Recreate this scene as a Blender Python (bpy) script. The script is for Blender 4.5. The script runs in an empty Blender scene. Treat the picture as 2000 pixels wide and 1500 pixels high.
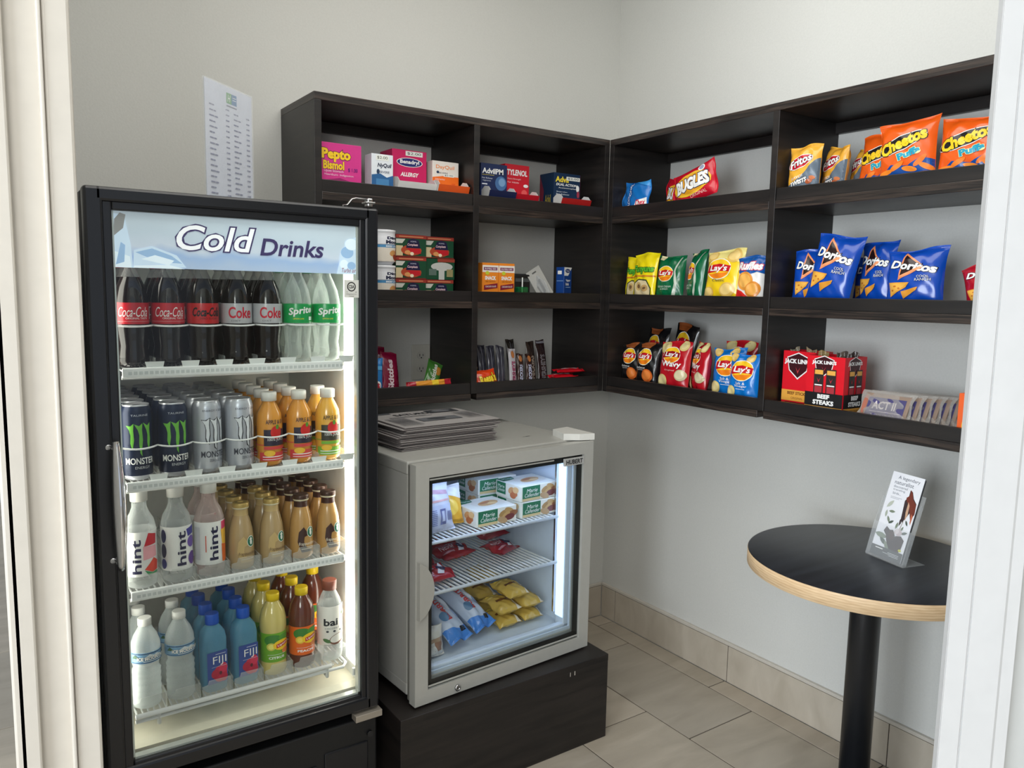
import bpy, bmesh, math, random
from mathutils import Vector, Matrix
from mathutils.geometry import tessellate_polygon
S = bpy.context.scene
COL = S.collection
rnd = random.Random(7)
PI = math.pi

# ------------------------------------------------------------------ camera
cam_d = bpy.data.cameras.new('camera'); cam = bpy.data.objects.new('camera', cam_d); COL.objects.link(cam)
cam_d.sensor_width = 36.0; cam_d.lens = 1516.6/2000*36.0; cam_d.clip_start = .02
yaw, pit, rol = .6031, -.1173, .0188
fw = Vector((math.sin(yaw)*math.cos(pit), math.cos(yaw)*math.cos(pit), math.sin(pit)))
rt = Vector((math.cos(yaw), -math.sin(yaw), 0)); up = rt.cross(fw)
r2 = rt*math.cos(rol)+up*math.sin(rol); u2 = up*math.cos(rol)-rt*math.sin(rol)
cam.matrix_world = Matrix(((r2.x, u2.x, -fw.x, -2.2034), (r2.y, u2.y, -fw.y, -2.4744), (r2.z, u2.z, -fw.z, 1.4065), (0, 0, 0, 1)))
S.camera = cam
# ------------------------------------------------------------------ world, light, exposure
w = bpy.data.worlds.new('world'); S.world = w; w.use_nodes = True
w.node_tree.nodes['Background'].inputs[0].default_value = (.80, .88, 1.0, 1)
w.node_tree.nodes['Background'].inputs[1].default_value = .46
S.view_settings.view_transform = 'Standard'; S.view_settings.look = 'None'
S.view_settings.exposure = 0.46; S.view_settings.gamma = 1.0; S.view_settings.use_curve_mapping = False
def area(name, loc, target, sx, sy, power, color):
    d = bpy.data.lights.new(name, 'AREA'); d.shape = 'RECTANGLE'; d.size = sx; d.size_y = sy; d.energy = power; d.color = color
    o = bpy.data.objects.new(name, d); COL.objects.link(o); o.location = loc
    o.rotation_euler = (Vector(target)-Vector(loc)).to_track_quat('-Z', 'Y').to_euler(); return o
area('window_daylight', (-5.2, -2.7, 1.45), (0, -1.9, 1.3), 1.8, 2.0, 109, (.87, .935, 1.0))
area('hallway_light', (-3.6, -3.95, 2.2), (-.6, -.4, 1.3), 1.3, 1.0, 30, (1.0, .99, .97))
area('ceiling_light', (-1.2, -1.25, 2.73), (-1.2, -1.25, 0), 1.5, 1.3, 14, (1.0, .975, .92))

# ------------------------------------------------------------------ materials
def lin(c):
    return tuple(((x/255)/12.92 if x/255 <= .04045 else ((x/255+.055)/1.055)**2.4) for x in c)
MC = {}
def M(c, rough=.5, metal=0., spec=.5, coat=0., emit=0., name=None, bump=0., bscale=40.):
    key = (tuple(c), rough, metal, spec, coat, emit, name, bump)
    if key in MC: return MC[key]
    m = bpy.data.materials.new(name or 'paint_%d_%d_%d' % tuple(int(x) for x in c)); m.use_nodes = True
    nt = m.node_tree; b = nt.nodes['Principled BSDF']; l = lin(c)
    b.inputs['Base Color'].default_value = (*l, 1); b.inputs['Roughness'].default_value = rough
    b.inputs['Metallic'].default_value = metal; b.inputs['Specular IOR Level'].default_value = spec
    b.inputs['Coat Weight'].default_value = coat; b.inputs['Coat Roughness'].default_value = .12
    if emit: b.inputs['Emission Color'].default_value = (*l, 1); b.inputs['Emission Strength'].default_value = emit
    # procedural tone variation
    tc = nt.nodes.new('ShaderNodeTexCoord'); n = nt.nodes.new('ShaderNodeTexNoise'); n.inputs['Scale'].default_value = bscale
    nt.links.new(tc.outputs['Object'], n.inputs['Vector'])
    mx = nt.nodes.new('ShaderNodeMix'); mx.data_type = 'RGBA'; mx.inputs[6].default_value = (*[x*.95 for x in l], 1); mx.inputs[7].default_value = (*[min(1, x*1.05) for x in l], 1)
    nt.links.new(n.outputs['Fac'], mx.inputs[0]); nt.links.new(mx.outputs[2], b.inputs['Base Color'])
    if bump:
        bp = nt.nodes.new('ShaderNodeBump'); bp.inputs['Strength'].default_value = bump; bp.inputs['Distance'].default_value = .004
        nt.links.new(n.outputs['Fac'], bp.inputs['Height']); nt.links.new(bp.outputs['Normal'], b.inputs['Normal'])
    MC[key] = m; return m
def streak(name, c1, c2, scale, stretch, rough, spec=.5, bump=.1, lo=.35, hi=.7, coat=0., fine=0):
    m = bpy.data.materials.new(name); m.use_nodes = True; nt = m.node_tree; b = nt.nodes['Principled BSDF']
    tc = nt.nodes.new('ShaderNodeTexCoord'); mp = nt.nodes.new('ShaderNodeMapping'); mp.inputs['Scale'].default_value = stretch
    n = nt.nodes.new('ShaderNodeTexNoise'); n.inputs['Scale'].default_value = scale; n.inputs['Detail'].default_value = 6; n.inputs['Distortion'].default_value = .6
    r = nt.nodes.new('ShaderNodeValToRGB'); r.color_ramp.elements[0].position = lo; r.color_ramp.elements[1].position = hi
    r.color_ramp.elements[0].color = (*lin(c1), 1); r.color_ramp.elements[1].color = (*lin(c2), 1)
    L = nt.links.new; L(tc.outputs['Object'], mp.inputs[0]); L(mp.outputs[0], n.inputs[0]); L(n.outputs[0], r.inputs[0]); L(r.outputs[0], b.inputs['Base Color'])
    b.inputs['Roughness'].default_value = rough; b.inputs['Specular IOR Level'].default_value = spec; b.inputs['Coat Weight'].default_value = coat
    bp = nt.nodes.new('ShaderNodeBump'); bp.inputs['Strength'].default_value = bump; bp.inputs['Distance'].default_value = .002
    L(n.outputs[0], bp.inputs['Height']); L(bp.outputs[0], b.inputs['Normal']); return m
def clear(name, tint=(1, 1, 1), body=(230, 235, 238), base=.12, edge=.55, rough=.05):
    """thin clear plastic: see-through in the middle, milky and shiny towards the edges"""
    m = bpy.data.materials.new(name); m.use_nodes = True; nt = m.node_tree
    b = nt.nodes['Principled BSDF']; b.inputs['Base Color'].default_value = (*lin(body), 1); b.inputs['Roughness'].default_value = rough
    t = nt.nodes.new('ShaderNodeBsdfTransparent'); t.inputs[0].default_value = (*tint, 1)
    lw = nt.nodes.new('ShaderNodeLayerWeight'); lw.inputs[0].default_value = .5
    mr = nt.nodes.new('ShaderNodeMapRange'); mr.inputs[3].default_value = base; mr.inputs[4].default_value = edge
    n = nt.nodes.new('ShaderNodeTexNoise'); n.inputs['Scale'].default_value = 60; ad = nt.nodes.new('ShaderNodeMath'); ad.operation = 'MULTIPLY_ADD'; ad.inputs[1].default_value = .12
    mx = nt.nodes.new('ShaderNodeMixShader'); L = nt.links.new
    L(lw.outputs['Facing'], mr.inputs[0]); L(n.outputs[0], ad.inputs[0]); L(mr.outputs[0], ad.inputs[2]); L(ad.outputs[0], mx.inputs[0]); L(t.outputs[0], mx.inputs[1]); L(b.outputs[0], mx.inputs[2])
    L(mx.outputs[0], nt.nodes['Material Output'].inputs[0]); return m
def pane(name, refl=.06, tint=(.97, .99, .98)):
    m = bpy.data.materials.new(name); m.use_nodes = True; nt = m.node_tree; nt.nodes.remove(nt.nodes['Principled BSDF'])
    t = nt.nodes.new('ShaderNodeBsdfTransparent'); t.inputs[0].default_value = (*tint, 1)
    g = nt.nodes.new('ShaderNodeBsdfGlossy'); g.inputs['Roughness'].default_value = .02
    fr = nt.nodes.new('ShaderNodeFresnel'); fr.inputs[0].default_value = 1.45
    n = nt.nodes.new('ShaderNodeTexNoise'); n.inputs['Scale'].default_value = 3; bp = nt.nodes.new('ShaderNodeBump'); bp.inputs['Strength'].default_value = .01
    mx = nt.nodes.new('ShaderNodeMixShader'); L = nt.links.new
    gm = nt.nodes.new('ShaderNodeNewGeometry'); im = nt.nodes.new('ShaderNodeMath'); im.operation = 'SUBTRACT'; im.inputs[0].default_value = 1; ml = nt.nodes.new('ShaderNodeMath'); ml.operation = 'MULTIPLY'
    L(gm.outputs['Backfacing'], im.inputs[1]); L(im.outputs[0], ml.inputs[0]); L(fr.outputs[0], ml.inputs[1])
    L(n.outputs[0], bp.inputs['Height']); L(bp.outputs[0], g.inputs['Normal']); L(ml.outputs[0], mx.inputs[0]); L(t.outputs[0], mx.inputs[1]); L(g.outputs[0], mx.inputs[2])
    L(mx.outputs[0], nt.nodes['Material Output'].inputs[0]); return m
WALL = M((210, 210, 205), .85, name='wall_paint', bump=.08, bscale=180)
CEIL = M((235, 234, 228), .9, name='ceiling_paint')
TRIM = M((190, 190, 189), .35, name='trim_paint')
TRIMW = M((200, 194, 183), .4, name='warm_lit_trim_paint')  # left casing's white paint with warm light tinted in; baseboard caps share it
WOOD = streak('espresso_wood', (20, 18, 18), (38, 33, 31), 3.2, (1.2, 1.2, 14), .42, bump=.15)
WOODH = streak('espresso_wood_edge', (28, 24, 23), (76, 63, 55), 2.6, (2.5, 2.5, 60), .38, bump=.25, lo=.42, hi=.78)
TILES = [streak('floor_tile_%s' % n, a, b, 2.2, (1.5, 6, 1), .33, bump=.03, lo=.25, hi=.8) for n, a, b in
         (('grey', (158, 148, 133), (186, 176, 160)), ('sand', (166, 155, 139), (192, 181, 165)), ('stone', (151, 142, 128), (178, 169, 155)))]
BTILE = streak('baseboard_tile', (176, 166, 150), (200, 191, 176), 2.2, (1.5, 6, 3), .35, bump=.03, lo=.25, hi=.8)
GROUT = M((70, 62, 54), .9, name='grout')
BLACK = M((18, 20, 26), .28, name='black_enamel', spec=.6)
BLACKM = M((20, 21, 23), .5, name='black_metal')
WHITE = M((235, 236, 232), .35, name='white_liner')
WIRE = M((238, 240, 240), .3, name='white_coated_wire')
SILVER = M((180, 180, 174), .42, metal=.1, name='silver_grey_enamel')
SILVD = M((118, 118, 112), .5, name='door_gasket_grey')
CHROME = M((225, 226, 230), .08, metal=1, name='chrome')
STEEL = M((190, 190, 190), .25, metal=1, name='brushed_steel')
GLASS = pane('door_glass'); ACRYL = clear('clear_acrylic', base=.0, edge=.30)
DIVP = clear('frosted_divider_plastic', base=.07, edge=.4, body=(235, 238, 235))

# ------------------------------------------------------------------ geometry builder
class G:
    def __init__(s): s.v = []; s.f = []; s.m = []; s.s = []; s.mats = []; s.mi = {}
    def mat(s, m):
        if m.name not in s.mi: s.mi[m.name] = len(s.mats); s.mats.append(m)
        return s.mi[m.name]
    def add(s, vs, fs, m, smooth=False):
        b = len(s.v); s.v += [tuple(p) for p in vs]; k = s.mat(m)
        for f in fs: s.f.append(tuple(b+i for i in f)); s.m.append(k); s.s.append(smooth)
    def box(s, x0, y0, z0, x1, y1, z1, m, ch=0.):
        if ch <= 0:
            vs = [(x, y, z) for z in (z0, z1) for y in (y0, y1) for x in (x0, x1)]
            s.add(vs, [(0, 2, 3, 1), (4, 5, 7, 6), (0, 1, 5, 4), (2, 6, 7, 3), (0, 4, 6, 2), (1, 3, 7, 5)], m); return
        bm = bmesh.new(); bmesh.ops.create_cube(bm, size=1)
        for v in bm.verts: v.co = Vector(((x0+x1)/2+v.co.x*(x1-x0), (y0+y1)/2+v.co.y*(y1-y0), (z0+z1)/2+v.co.z*(z1-z0)))
        bmesh.ops.bevel(bm, geom=bm.edges[:], offset=ch, segments=2, affect='EDGES', profile=.5)
        bm.verts.index_update(); s.add([v.co for v in bm.verts], [[v.index for v in f.verts] for f in bm.faces], m); bm.free()
    def lathe(s, prof, m, seg=28, cap=True):
        """prof: list of (r, z[, material])"""
        n = seg; b = len(s.v)
        for p in prof:
            for i in range(n):
                a = 2*PI*i/n; s.v.append((p[0]*math.cos(a), p[0]*math.sin(a), p[1]))
        for j in range(len(prof)-1):
            k = s.mat(prof[j][2] if len(prof[j]) > 2 else m)
            for i in range(n):
                s.f.append((b+j*n+i, b+j*n+(i+1) % n, b+(j+1)*n+(i+1) % n, b+(j+1)*n+i)); s.m.append(k); s.s.append(True)
        if cap:
            s.f.append(tuple(b+i for i in reversed(range(n)))); s.m.append(s.mat(prof[0][2] if len(prof[0]) > 2 else m)); s.s.append(False)
            s.f.append(tuple(b+(len(prof)-1)*n+i for i in range(n))); s.m.append(s.mat(prof[-1][2] if len(prof[-1]) > 2 else m)); s.s.append(False)
    def tube(s, pts, r, m, seg=8, flat=1.):
        P = [Vector(p) for p in pts]; b = len(s.v); prev = None
        for i, p in enumerate(P):
            t = (P[min(i+1, len(P)-1)]-P[max(i-1, 0)]).normalized()
            a = prev if prev else (Vector((0, 0, 1)) if abs(t.z) < .9 else Vector((1, 0, 0)))
            x = (a-t*a.dot(t)).normalized(); prev = x; y = t.cross(x)
            rr = r[i] if isinstance(r, (list, tuple)) else r
            for k in range(seg): q = 2*PI*k/seg; s.v.append(tuple(p+x*rr*math.cos(q)+y*rr*flat*math.sin(q)))
        k0 = s.mat(m)
        for j in range(len(P)-1):
            for i in range(seg): s.f.append((b+j*seg+i, b+j*seg+(i+1) % seg, b+(j+1)*seg+(i+1) % seg, b+(j+1)*seg+i)); s.m.append(k0); s.s.append(True)
        for q in (0, len(P)-1): s.f.append(tuple(b+q*seg+i for i in range(seg))); s.m.append(k0); s.s.append(False)
    def prism(s, pts, z0, z1, m, ax='z'):
        n = len(pts)
        f = {'z': lambda p, h: (p[0], p[1], h), 'x': lambda p, h: (h, p[0], p[1]), 'y': lambda p, h: (p[0], h, p[1])}[ax]
        s.add([f(p, z0) for p in pts]+[f(p, z1) for p in pts], [tuple(reversed(range(n))), tuple(range(n, 2*n))]+[(i, (i+1) % n, n+(i+1) % n, n+i) for i in range(n)], m)
    def build(s, name, parent=None, loc=None, rot=None):
        me = bpy.data.meshes.new(name); me.from_pydata(s.v, [], s.f)
        for m in s.mats: me.materials.append(m)
        me.polygons.foreach_set('material_index', s.m); me.polygons.foreach_set('use_smooth', s.s); me.update()
        o = bpy.data.objects.new(name, me); COL.objects.link(o)
        if parent: o.parent = parent
        if loc: o.location = loc
        if rot: o.rotation_euler = rot
        return o
def tag(o, label, cat, group=None):
    o['label'] = label; o['category'] = cat
    if group: o['group'] = group
    return o
def thing(name, loc=(0, 0, 0), rot=(0, 0, 0)):
    o = bpy.data.objects.new(name, None); COL.objects.link(o); o.location = loc; o.rotation_euler = rot; o.empty_display_size = .02; return o
def struct(o): o['kind'] = 'structure'; return o
def dup(root, loc, label, group=None, rot=None):
    c = root.copy(); COL.objects.link(c); c.location = loc; c['label'] = label
    if rot is not None: c.rotation_euler = rot
    if group: c['group'] = group
    for ch in root.children:
        d = ch.copy(); COL.objects.link(d); d.parent = c
    return c

# ------------------------------------------------------------------ printed art (flat shapes laid on a surface)
TXT = {}
def text_tris(t, bold, shear, space=1.):
    k = (t, bold, shear, space)
    if k in TXT: return TXT[k]
    cu = bpy.data.curves.new('t', 'FONT'); cu.body = t; cu.size = 1; cu.offset = bold; cu.shear = shear; cu.resolution_u = 4 if bold <= .02 else 2; cu.space_character = space
    ob = bpy.data.objects.new('t', cu); me = bpy.data.meshes.new_from_object(ob)
    me.calc_loop_triangles(); V = [(v.co.x, v.co.y) for v in me.vertices]; T = [tuple(x.vertices) for x in me.loop_triangles]
    bpy.data.objects.remove(ob); bpy.data.curves.remove(cu); bpy.data.meshes.remove(me)
    TXT[k] = (V, T); return TXT[k]
def refine(V, T, mx):
    V = list(V); out = []; st = list(T); mid = {}
    def md(a, b):
        k = (min(a, b), max(a, b))
        if k not in mid: mid[k] = len(V); V.append(((V[a][0]+V[b][0])/2, (V[a][1]+V[b][1])/2))
        return mid[k]
    while st:
        a, b, c = st.pop()
        L = [((V[p][0]-V[q][0])**2+(V[p][1]-V[q][1])**2, p, q, r) for p, q, r in ((a, b, c), (b, c, a), (c, a, b))]
        m = max(L)
        if m[0] > mx*mx and len(V) < 60000:
            k = md(m[1], m[2]); st.append((m[1], k, m[3])); st.append((k, m[2], m[3]))
        else: out.append((a, b, c))
    return V, out
def art(g, mapf, items, W, H, h0=.0005, dh=.00012, mx=None, rough=.4):
    """items in units of the printed area (-.5 .. .5); mapf(u, v, h) gives the point on the thing"""
    h = h0
    for it in items:
        k = it[0]; layers = []
        if k == 'r': x0, y0, x1, y1, c = it[1:6]; layers = [([(x0*W, y0*H), (x1*W, y0*H), (x1*W, y1*H), (x0*W, y1*H)], [(0, 1, 2), (0, 2, 3)], c)]
        elif k == 'e':
            cx, cy, rx, ry, c = it[1:6]; ro = it[6] if len(it) > 6 else 0; n = 20; P = []
            for i in range(n):
                a = 2*PI*i/n; x = rx*W*math.cos(a); y = ry*H*math.sin(a); P.append((cx*W+x*math.cos(ro)-y*math.sin(ro), cy*H+x*math.sin(ro)+y*math.cos(ro)))
            layers = [(P+[(cx*W, cy*H)], [(i, (i+1) % n, n) for i in range(n)], c)]
        elif k == 'p':
            P = [(x*W, y*H) for x, y in it[1]]; T = tessellate_polygon([[Vector((x, y, 0)) for x, y in P]]); layers = [(P, [tuple(t) for t in T], it[2])]
        elif k == 't':
            s, cx, cy, tw, th, c = it[1:7]; o = it[7] if len(it) > 7 else {}
            V, T = text_tris(s, o.get('b', 0), o.get('sh', 0))
            if not V: continue
            xa = min(p[0] for p in V); xb = max(p[0] for p in V); ya = min(p[1] for p in V); yb = max(p[1] for p in V)
            sx = tw*W/max(xb-xa, 1e-6); sy = th*H/max(yb-ya, 1e-6); ro = o.get('rot', 0); cr, sr = math.cos(ro), math.sin(ro)
            if o.get('vert'): sx = th*H/max(xb-xa, 1e-6); sy = tw*W/max(yb-ya, 1e-6); cr, sr = 0, 1
            def tr(p):
                x = (p[0]-(xa+xb)/2)*sx; y = (p[1]-(ya+yb)/2)*sy; return (cx*W+x*cr-y*sr, cy*H+x*sr+y*cr)
            for oc, am in o.get('ol', ()):
                V2, T2 = text_tris(s, am, o.get('sh', 0)); layers.append(([tr(p) for p in V2], T2, oc))
            layers.append(([tr(p) for p in V], T, c))
        for P, T, c in layers:
            if mx: P, T = refine(P, T, mx)
            m = c if not isinstance(c, tuple) else M(c, rough)
            F = []
            for t in T:
                a, b, d = (P[i] for i in t)
                F.append(t if (b[0]-a[0])*(d[1]-a[1])-(b[1]-a[1])*(d[0]-a[0]) > 0 else (t[0], t[2], t[1]))
            g.add([mapf(x, y, h) for x, y in P], F, m); h += dh
def flat(o, U, V):
    o = Vector(o); U = Vector(U); V = Vector(V); N = U.cross(V)
    return lambda u, v, h: tuple(o+U*u+V*v+N*h)
def cyl(r, zc, a0=0.):
    return lambda u, v, h: ((r+h)*math.sin(u/r+a0), -(r+h)*math.cos(u/r+a0), zc+v)
Wt = (245, 245, 243); Bk = (20, 20, 22)

# ------------------------------------------------------------------ room
g = G()
T_, TL = .3075, .6125
xe = [0, -.0865]
while xe[-1] > -4.4: xe.append(xe[-1]-T_)
jo = [.080, .272, .078, .272, .078]
for k in range(len(xe)-1):
    y = 0.; nx = -(jo[k] if k < len(jo) else (.272 if k % 2 else .078))
    if xe[k+1] < -2.1: y = nx+TL*6; nx = y-TL
    while y > -5.2:
        g.box(xe[k+1]+.0022, nx+.0022, -.012, xe[k]-.0022, y-.0022, 0, TILES[rnd.randrange(3)], .0012); y = nx; nx -= TL
g.box(-4.5, -5.4, -.05, .0, 0, -.0025, GROUT); g.box(-4.5, 0, -.05, -2.17, 3.6, -.0025, GROUT)
floor = struct(g.build('floor'))
bt = .012
g = G(); g.box(-2.172, bt, -.05, .15, .15, 2.75, WALL); struct(g.build('wall_back'))
g = G(); g.box(-4.5, 3.55, -.05, -2.0, 3.65, 2.75, WALL); struct(g.build('wall_far'))
g = G(); g.box(bt, -5.4, -.05, .15, bt, 2.75, WALL); struct(g.build('wall_right'))
g = G(); g.box(-4.5, -5.4, 2.75, .15, 3.65, 2.85, CEIL); struct(g.build('ceiling'))
def baseboard(name, ax, L0):
    g = G(); p = 0.; q = -.088 if ax == 'y' else -.30
    while p > -L0:
        q = max(q, -L0)
        if ax == 'y': g.box(0, q+.0015, 0, bt, p-.0015, .136, BTILE, .0008)
        else: g.box(q+.0015, 0, 0, p-.0015, bt, .136, BTILE, .0008)
        p = q; q -= TL
        if p <= -L0: break
    if ax == 'y': g.box(.002, -L0, 0, bt, 0, .137, GROUT); g.box(-.001, -L0, .1375, bt, 0, .149, TRIMW, .002)
    else: g.box(-L0, .002, 0, 0, bt, .137, GROUT); g.box(-L0, -.001, .1375, 0, bt, .149, TRIMW, .002)
    return struct(g.build(name))
baseboard('baseboard_right', 'y', 3.6); baseboard('baseboard_back', 'x', 2.08)
# partition whose end is cased, left of the view
g = G(); g.box(-2.172, -1.24, -.05, -2.098, bt, 2.75, WALL); struct(g.build('wall_left'))
g = G()
g.box(-2.184, -1.272, 0, -2.088, -1.24, 2.6, TRIMW, .002)
g.box(-2.1905, -1.283, 0, -2.160, -1.27, 2.6, TRIMW, .003)
g.box(-2.1185, -1.285, 0, -2.086, -1.27, 2.6, TRIMW, .004)
g.box(-2.1235, -1.289, 0, -2.1185, -1.27, 2.6, TRIMW, .0015)
g.box(-2.1845, -1.283, 0, -2.1765, -.9, 2.6, TRIMW, .002)
struct(g.build('trim_1'))
# stub wall with cased end, right of the view
E0 = Vector((-1.502, -2.147)); dd = Vector((.85, -.53)).normalized(); nn = Vector((-dd.y*-1*-1, 0)); nn = Vector((dd.y, -dd.x)); ry = Vector((.908, .418))
def dq(a, b): return tuple(E0+dd*a+nn*b)
g = G(); g.prism([dq(.004, -.004), dq(1.6, -.004), dq(1.6, -.12), tuple(E0+ry*.13+dd*.03)], -.05, 2.75, M((176, 177, 174), .85, name='wall_front_grey')); struct(g.build('wall_front'))  # greyer tone than the other walls
g = G()
g.prism([dq(0, .006), dq(.0635, .006), dq(.0635, -.005), tuple(E0+ry*.05), tuple(E0+ry*.004)], 0, 2.6, TRIM)
g.prism([dq(0, .0075), dq(.0175, .0075), dq(.0185, .0065), dq(.0185, .004), dq(.0005, .004)], 0, 2.6, TRIM)
g.prism([dq(.0195, .004), dq(.0195, .0075), dq(.049, .0078), dq(.052, .0065), dq(.063, .0065), dq(.063, .004)], 0, 2.6, TRIM)
struct(g.build('trim_2'))
# wall outlet between the shelves
g = G(); g.box(-.931, .007, 1.088, -.857, bt, 1.215, M((205, 203, 192), .4), .002); ol = g.build('wall_outlet')
tag(ol, 'white duplex wall outlet behind the lowest left shelf bay', 'outlet')
for zc in (1.176, 1.128):
    g = G(); P = [(-.894+.0175*math.cos(a), zc+.0145*math.sin(a)) for a in [2*PI*i/16 for i in range(16)]]
    g.prism(P, .0045, .0075, M((200, 198, 188), .4), 'y')
    for dx, dw, dz in ((-.0065, .0012, .0045), (.0065, .0012, .0035)): g.box(-.894+dx-dw, .0042, zc+.001-dz, -.894+dx+dw, .006, zc+.001+dz, M(Bk))
    g.box(-.8965, .0042, zc-.0105, -.8915, .006, zc-.0065, M(Bk)); g.build('socket', ol)

# ------------------------------------------------------------------ open shelving on both walls
ZT, ZB, D = 1.962, 1.045, .278
ROWS = [(1.662, 1.686, 1.721), (1.352, 1.374, 1.408), (1.045, 1.067, 1.103)]
def unit(name, a0, divs, a1, turn, label):
    """a0..a1 run along the wall (to the right of the viewer); divs = left edges of the dividers"""
    t = thing(name); fx = (lambda a: a)
    def B(part, a, b, d0, d1, z0, z1, m, ch=.0012):
        g = G()
        if turn: g.box(-d1, -b, z0, -d0, -a, z1, m, ch)
        else: g.box(a, -d1, z0, b, -d0, z1, m, ch)
        return g.build(part, t)
    B('top_board', a0, a1, -bt, D, ZT-.022, ZT, WOODH)
    B('side_panel', a0, a0+.022, -bt, D, ZB, ZT-.022, WOOD); B('side_panel', a1-.022, a1, -bt, D, ZB, ZT-.022, WOOD)
    for d in divs: B('divider', d, d+.022, -bt, D, ZB+.022, ZT-.022, WOOD)
    B('back_rail', a0+.022, a1-.022, -bt, .006, 1.907, ZT-.022, WOOD)
    edges = [a0+.022]+[x for d in divs for x in (d, d+.022)]+[a1-.022]
    for z0, z1, zl in ROWS:
        for i in range(0, len(edges), 2):
            B('shelf_board', edges[i], edges[i+1], -bt, D-.001, z0, z1, WOODH)
            B('front_lip', edges[i], edges[i+1], D-.020, D-.004, z1, zl, WOOD)
    return tag(t, label, 'shelf')
unit('wall_shelf', -1.3885, [-.856], -.278, False, 'dark wooden open shelving on the back wall holding medicine boxes')
unit('wall_shelf', .278, [.984], 1.712, True, 'dark wooden open shelving on the right wall holding bags of chips')

# ------------------------------------------------------------------ tall drinks refrigerator
FX0, FX1, FY, FZ = -2.018, -1.376, -.68, 1.605
fr = tag(thing('drinks_refrigerator', ((FX0+FX1)/2, -.35, 0)), 'tall black glass-door refrigerator full of cold drinks', 'refrigerator')
def P_(gg, name, par): 
    o = gg.build(name, par); o.matrix_parent_inverse = Matrix.Translation(-Vector(fr.location)) if par == fr else Matrix(); return o
ix0, ix1, iyf, iyb, iz0, iz1 = -1.978, -1.408, -.618, -.085, .360, 1.565
g = G(); c = .004
g.box(FX0, -.628, .29, ix0-.012, -.03, FZ-.005, BLACKM, c); g.box(ix1+.012, -.628, .29, -1.3905, -.03, FZ-.005, BLACKM, .002)
g.box(ix0-.014, -.628, iz1+.012, ix1+.0145, -.03, FZ-.005, BLACKM, c); g.box(ix0-.014, -.628, .29, ix1+.0145, -.03, iz0-.02, BLACKM, c); g.box(ix0-.014, iyb+.014, iz0-.02, ix1+.0145, -.03, iz1+.02, BLACKM)
g.box(FX0, -.62, .06, -1.3905, -.03, .29, BLACKM, c)
P_(g, 'cabinet', fr)
g = G()
g.box(ix0-.012, iyf, iz0-.02, ix0, iyb+.014, iz1+.012, WHITE); g.box(ix1, iyf, iz0-.02, ix1+.012, iyb+.014, iz1+.012, WHITE)
g.box(ix0, iyb, iz0, ix1, iyb+.014, iz1+.012, WHITE); g.box(ix0, iyf, iz1, ix1, iyb+.014, iz1+.012, WHITE)
cream = M((248, 242, 220), .25, name='cream_liner_floor')
g.prism([(iyf-.005, iz0-.02), (iyb, iz0-.02), (iyb, iz0+.012), (iyf+.16, iz0+.006), (iyf+.02, iz0-.002), (iyf-.005, iz0-.008)], ix0, ix1, cream, 'x')
g.tube([(ix1-.012, iyf+.004, iz0+.02+i*.01) for i in range(3)], .004, WHITE)
lin_ = P_(g, 'liner', fr)
g = G(); art(g, flat((-1.70, iyb-.001, 1.192), (1, 0, 0), (0, 0, 1)),
    [('r', -.5, -.5, .5, .5, (205, 208, 210)), ('t', 'PLEASE ALLOW AIR TO CIRCULATE', -.22, .2, .5, .14, (90, 95, 105)), ('t', 'DO NOT BLOCK INSIDE VENTS', -.22, -.15, .5, .14, (90, 95, 105)),
     ('p', [(.07, -.35), (.16, -.35), (.115, .35)], (60, 62, 70)), ('t', 'KEEP DOOR CLOSED', .32, .2, .28, .14, (90, 95, 105)), ('t', 'WHEN NOT IN USE', .32, -.15, .28, .14, (90, 95, 105))], .36, .05)
P_(g, 'warning_label', fr)
# grille
g = G(); g.box(FX0+.004, -.672, .05, FX1-.004, -.62, .284, BLACKM, .004)
for i in range(6): g.box(FX0+.06, -.677, .075+i*.022, FX1-.17, -.67, .085+i*.022, BLACK, .002)
g.box(FX1-.15, -.676, .06, FX1-.03, -.67, .22, BLACK, .003); g.lathe([(.008, 0), (.008, .006)], BLACK)
g.v[-56:] = [(FX1-.025+x, -.674-z, .238+y) for x, y, z in g.v[-56:]]
P_(g, 'grille', fr)
for fx in (FX0+.05, FX1-.05):
    for fy in (-.6, -.08):
        g = G(); g.lathe([(.02, 0), (.02, .012), (.009, .014), (.009, .065)], BLACKM, 14); g.v = [(x+fx, y+fy, z) for x, y, z in g.v]; P_(g, 'foot', fr)
g = G(); g.box(-1.446, -.690, .2865, -1.3715, -.66, .304, M((178, 170, 158), .35, metal=.5), .0015); P_(g, 'bottom_hinge', fr)
g = G(); z = 1.606
g.tube([(-1.462, -.665, z+.002), (-1.452, -.665, z+.003), (-1.440, -.665, z+.018), (-1.43, -.665, z+.021), (-1.392, -.665, z+.020)], .0024, STEEL, 8, 2.2)
g.box(-1.403, -.676, z+.002, -1.389, -.655, z+.023, STEEL, .003); g.box(-1.408, -.680, z+.010, -1.384, -.651, z+.014, STEEL, .001); P_(g, 'top_hinge', fr)
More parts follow.
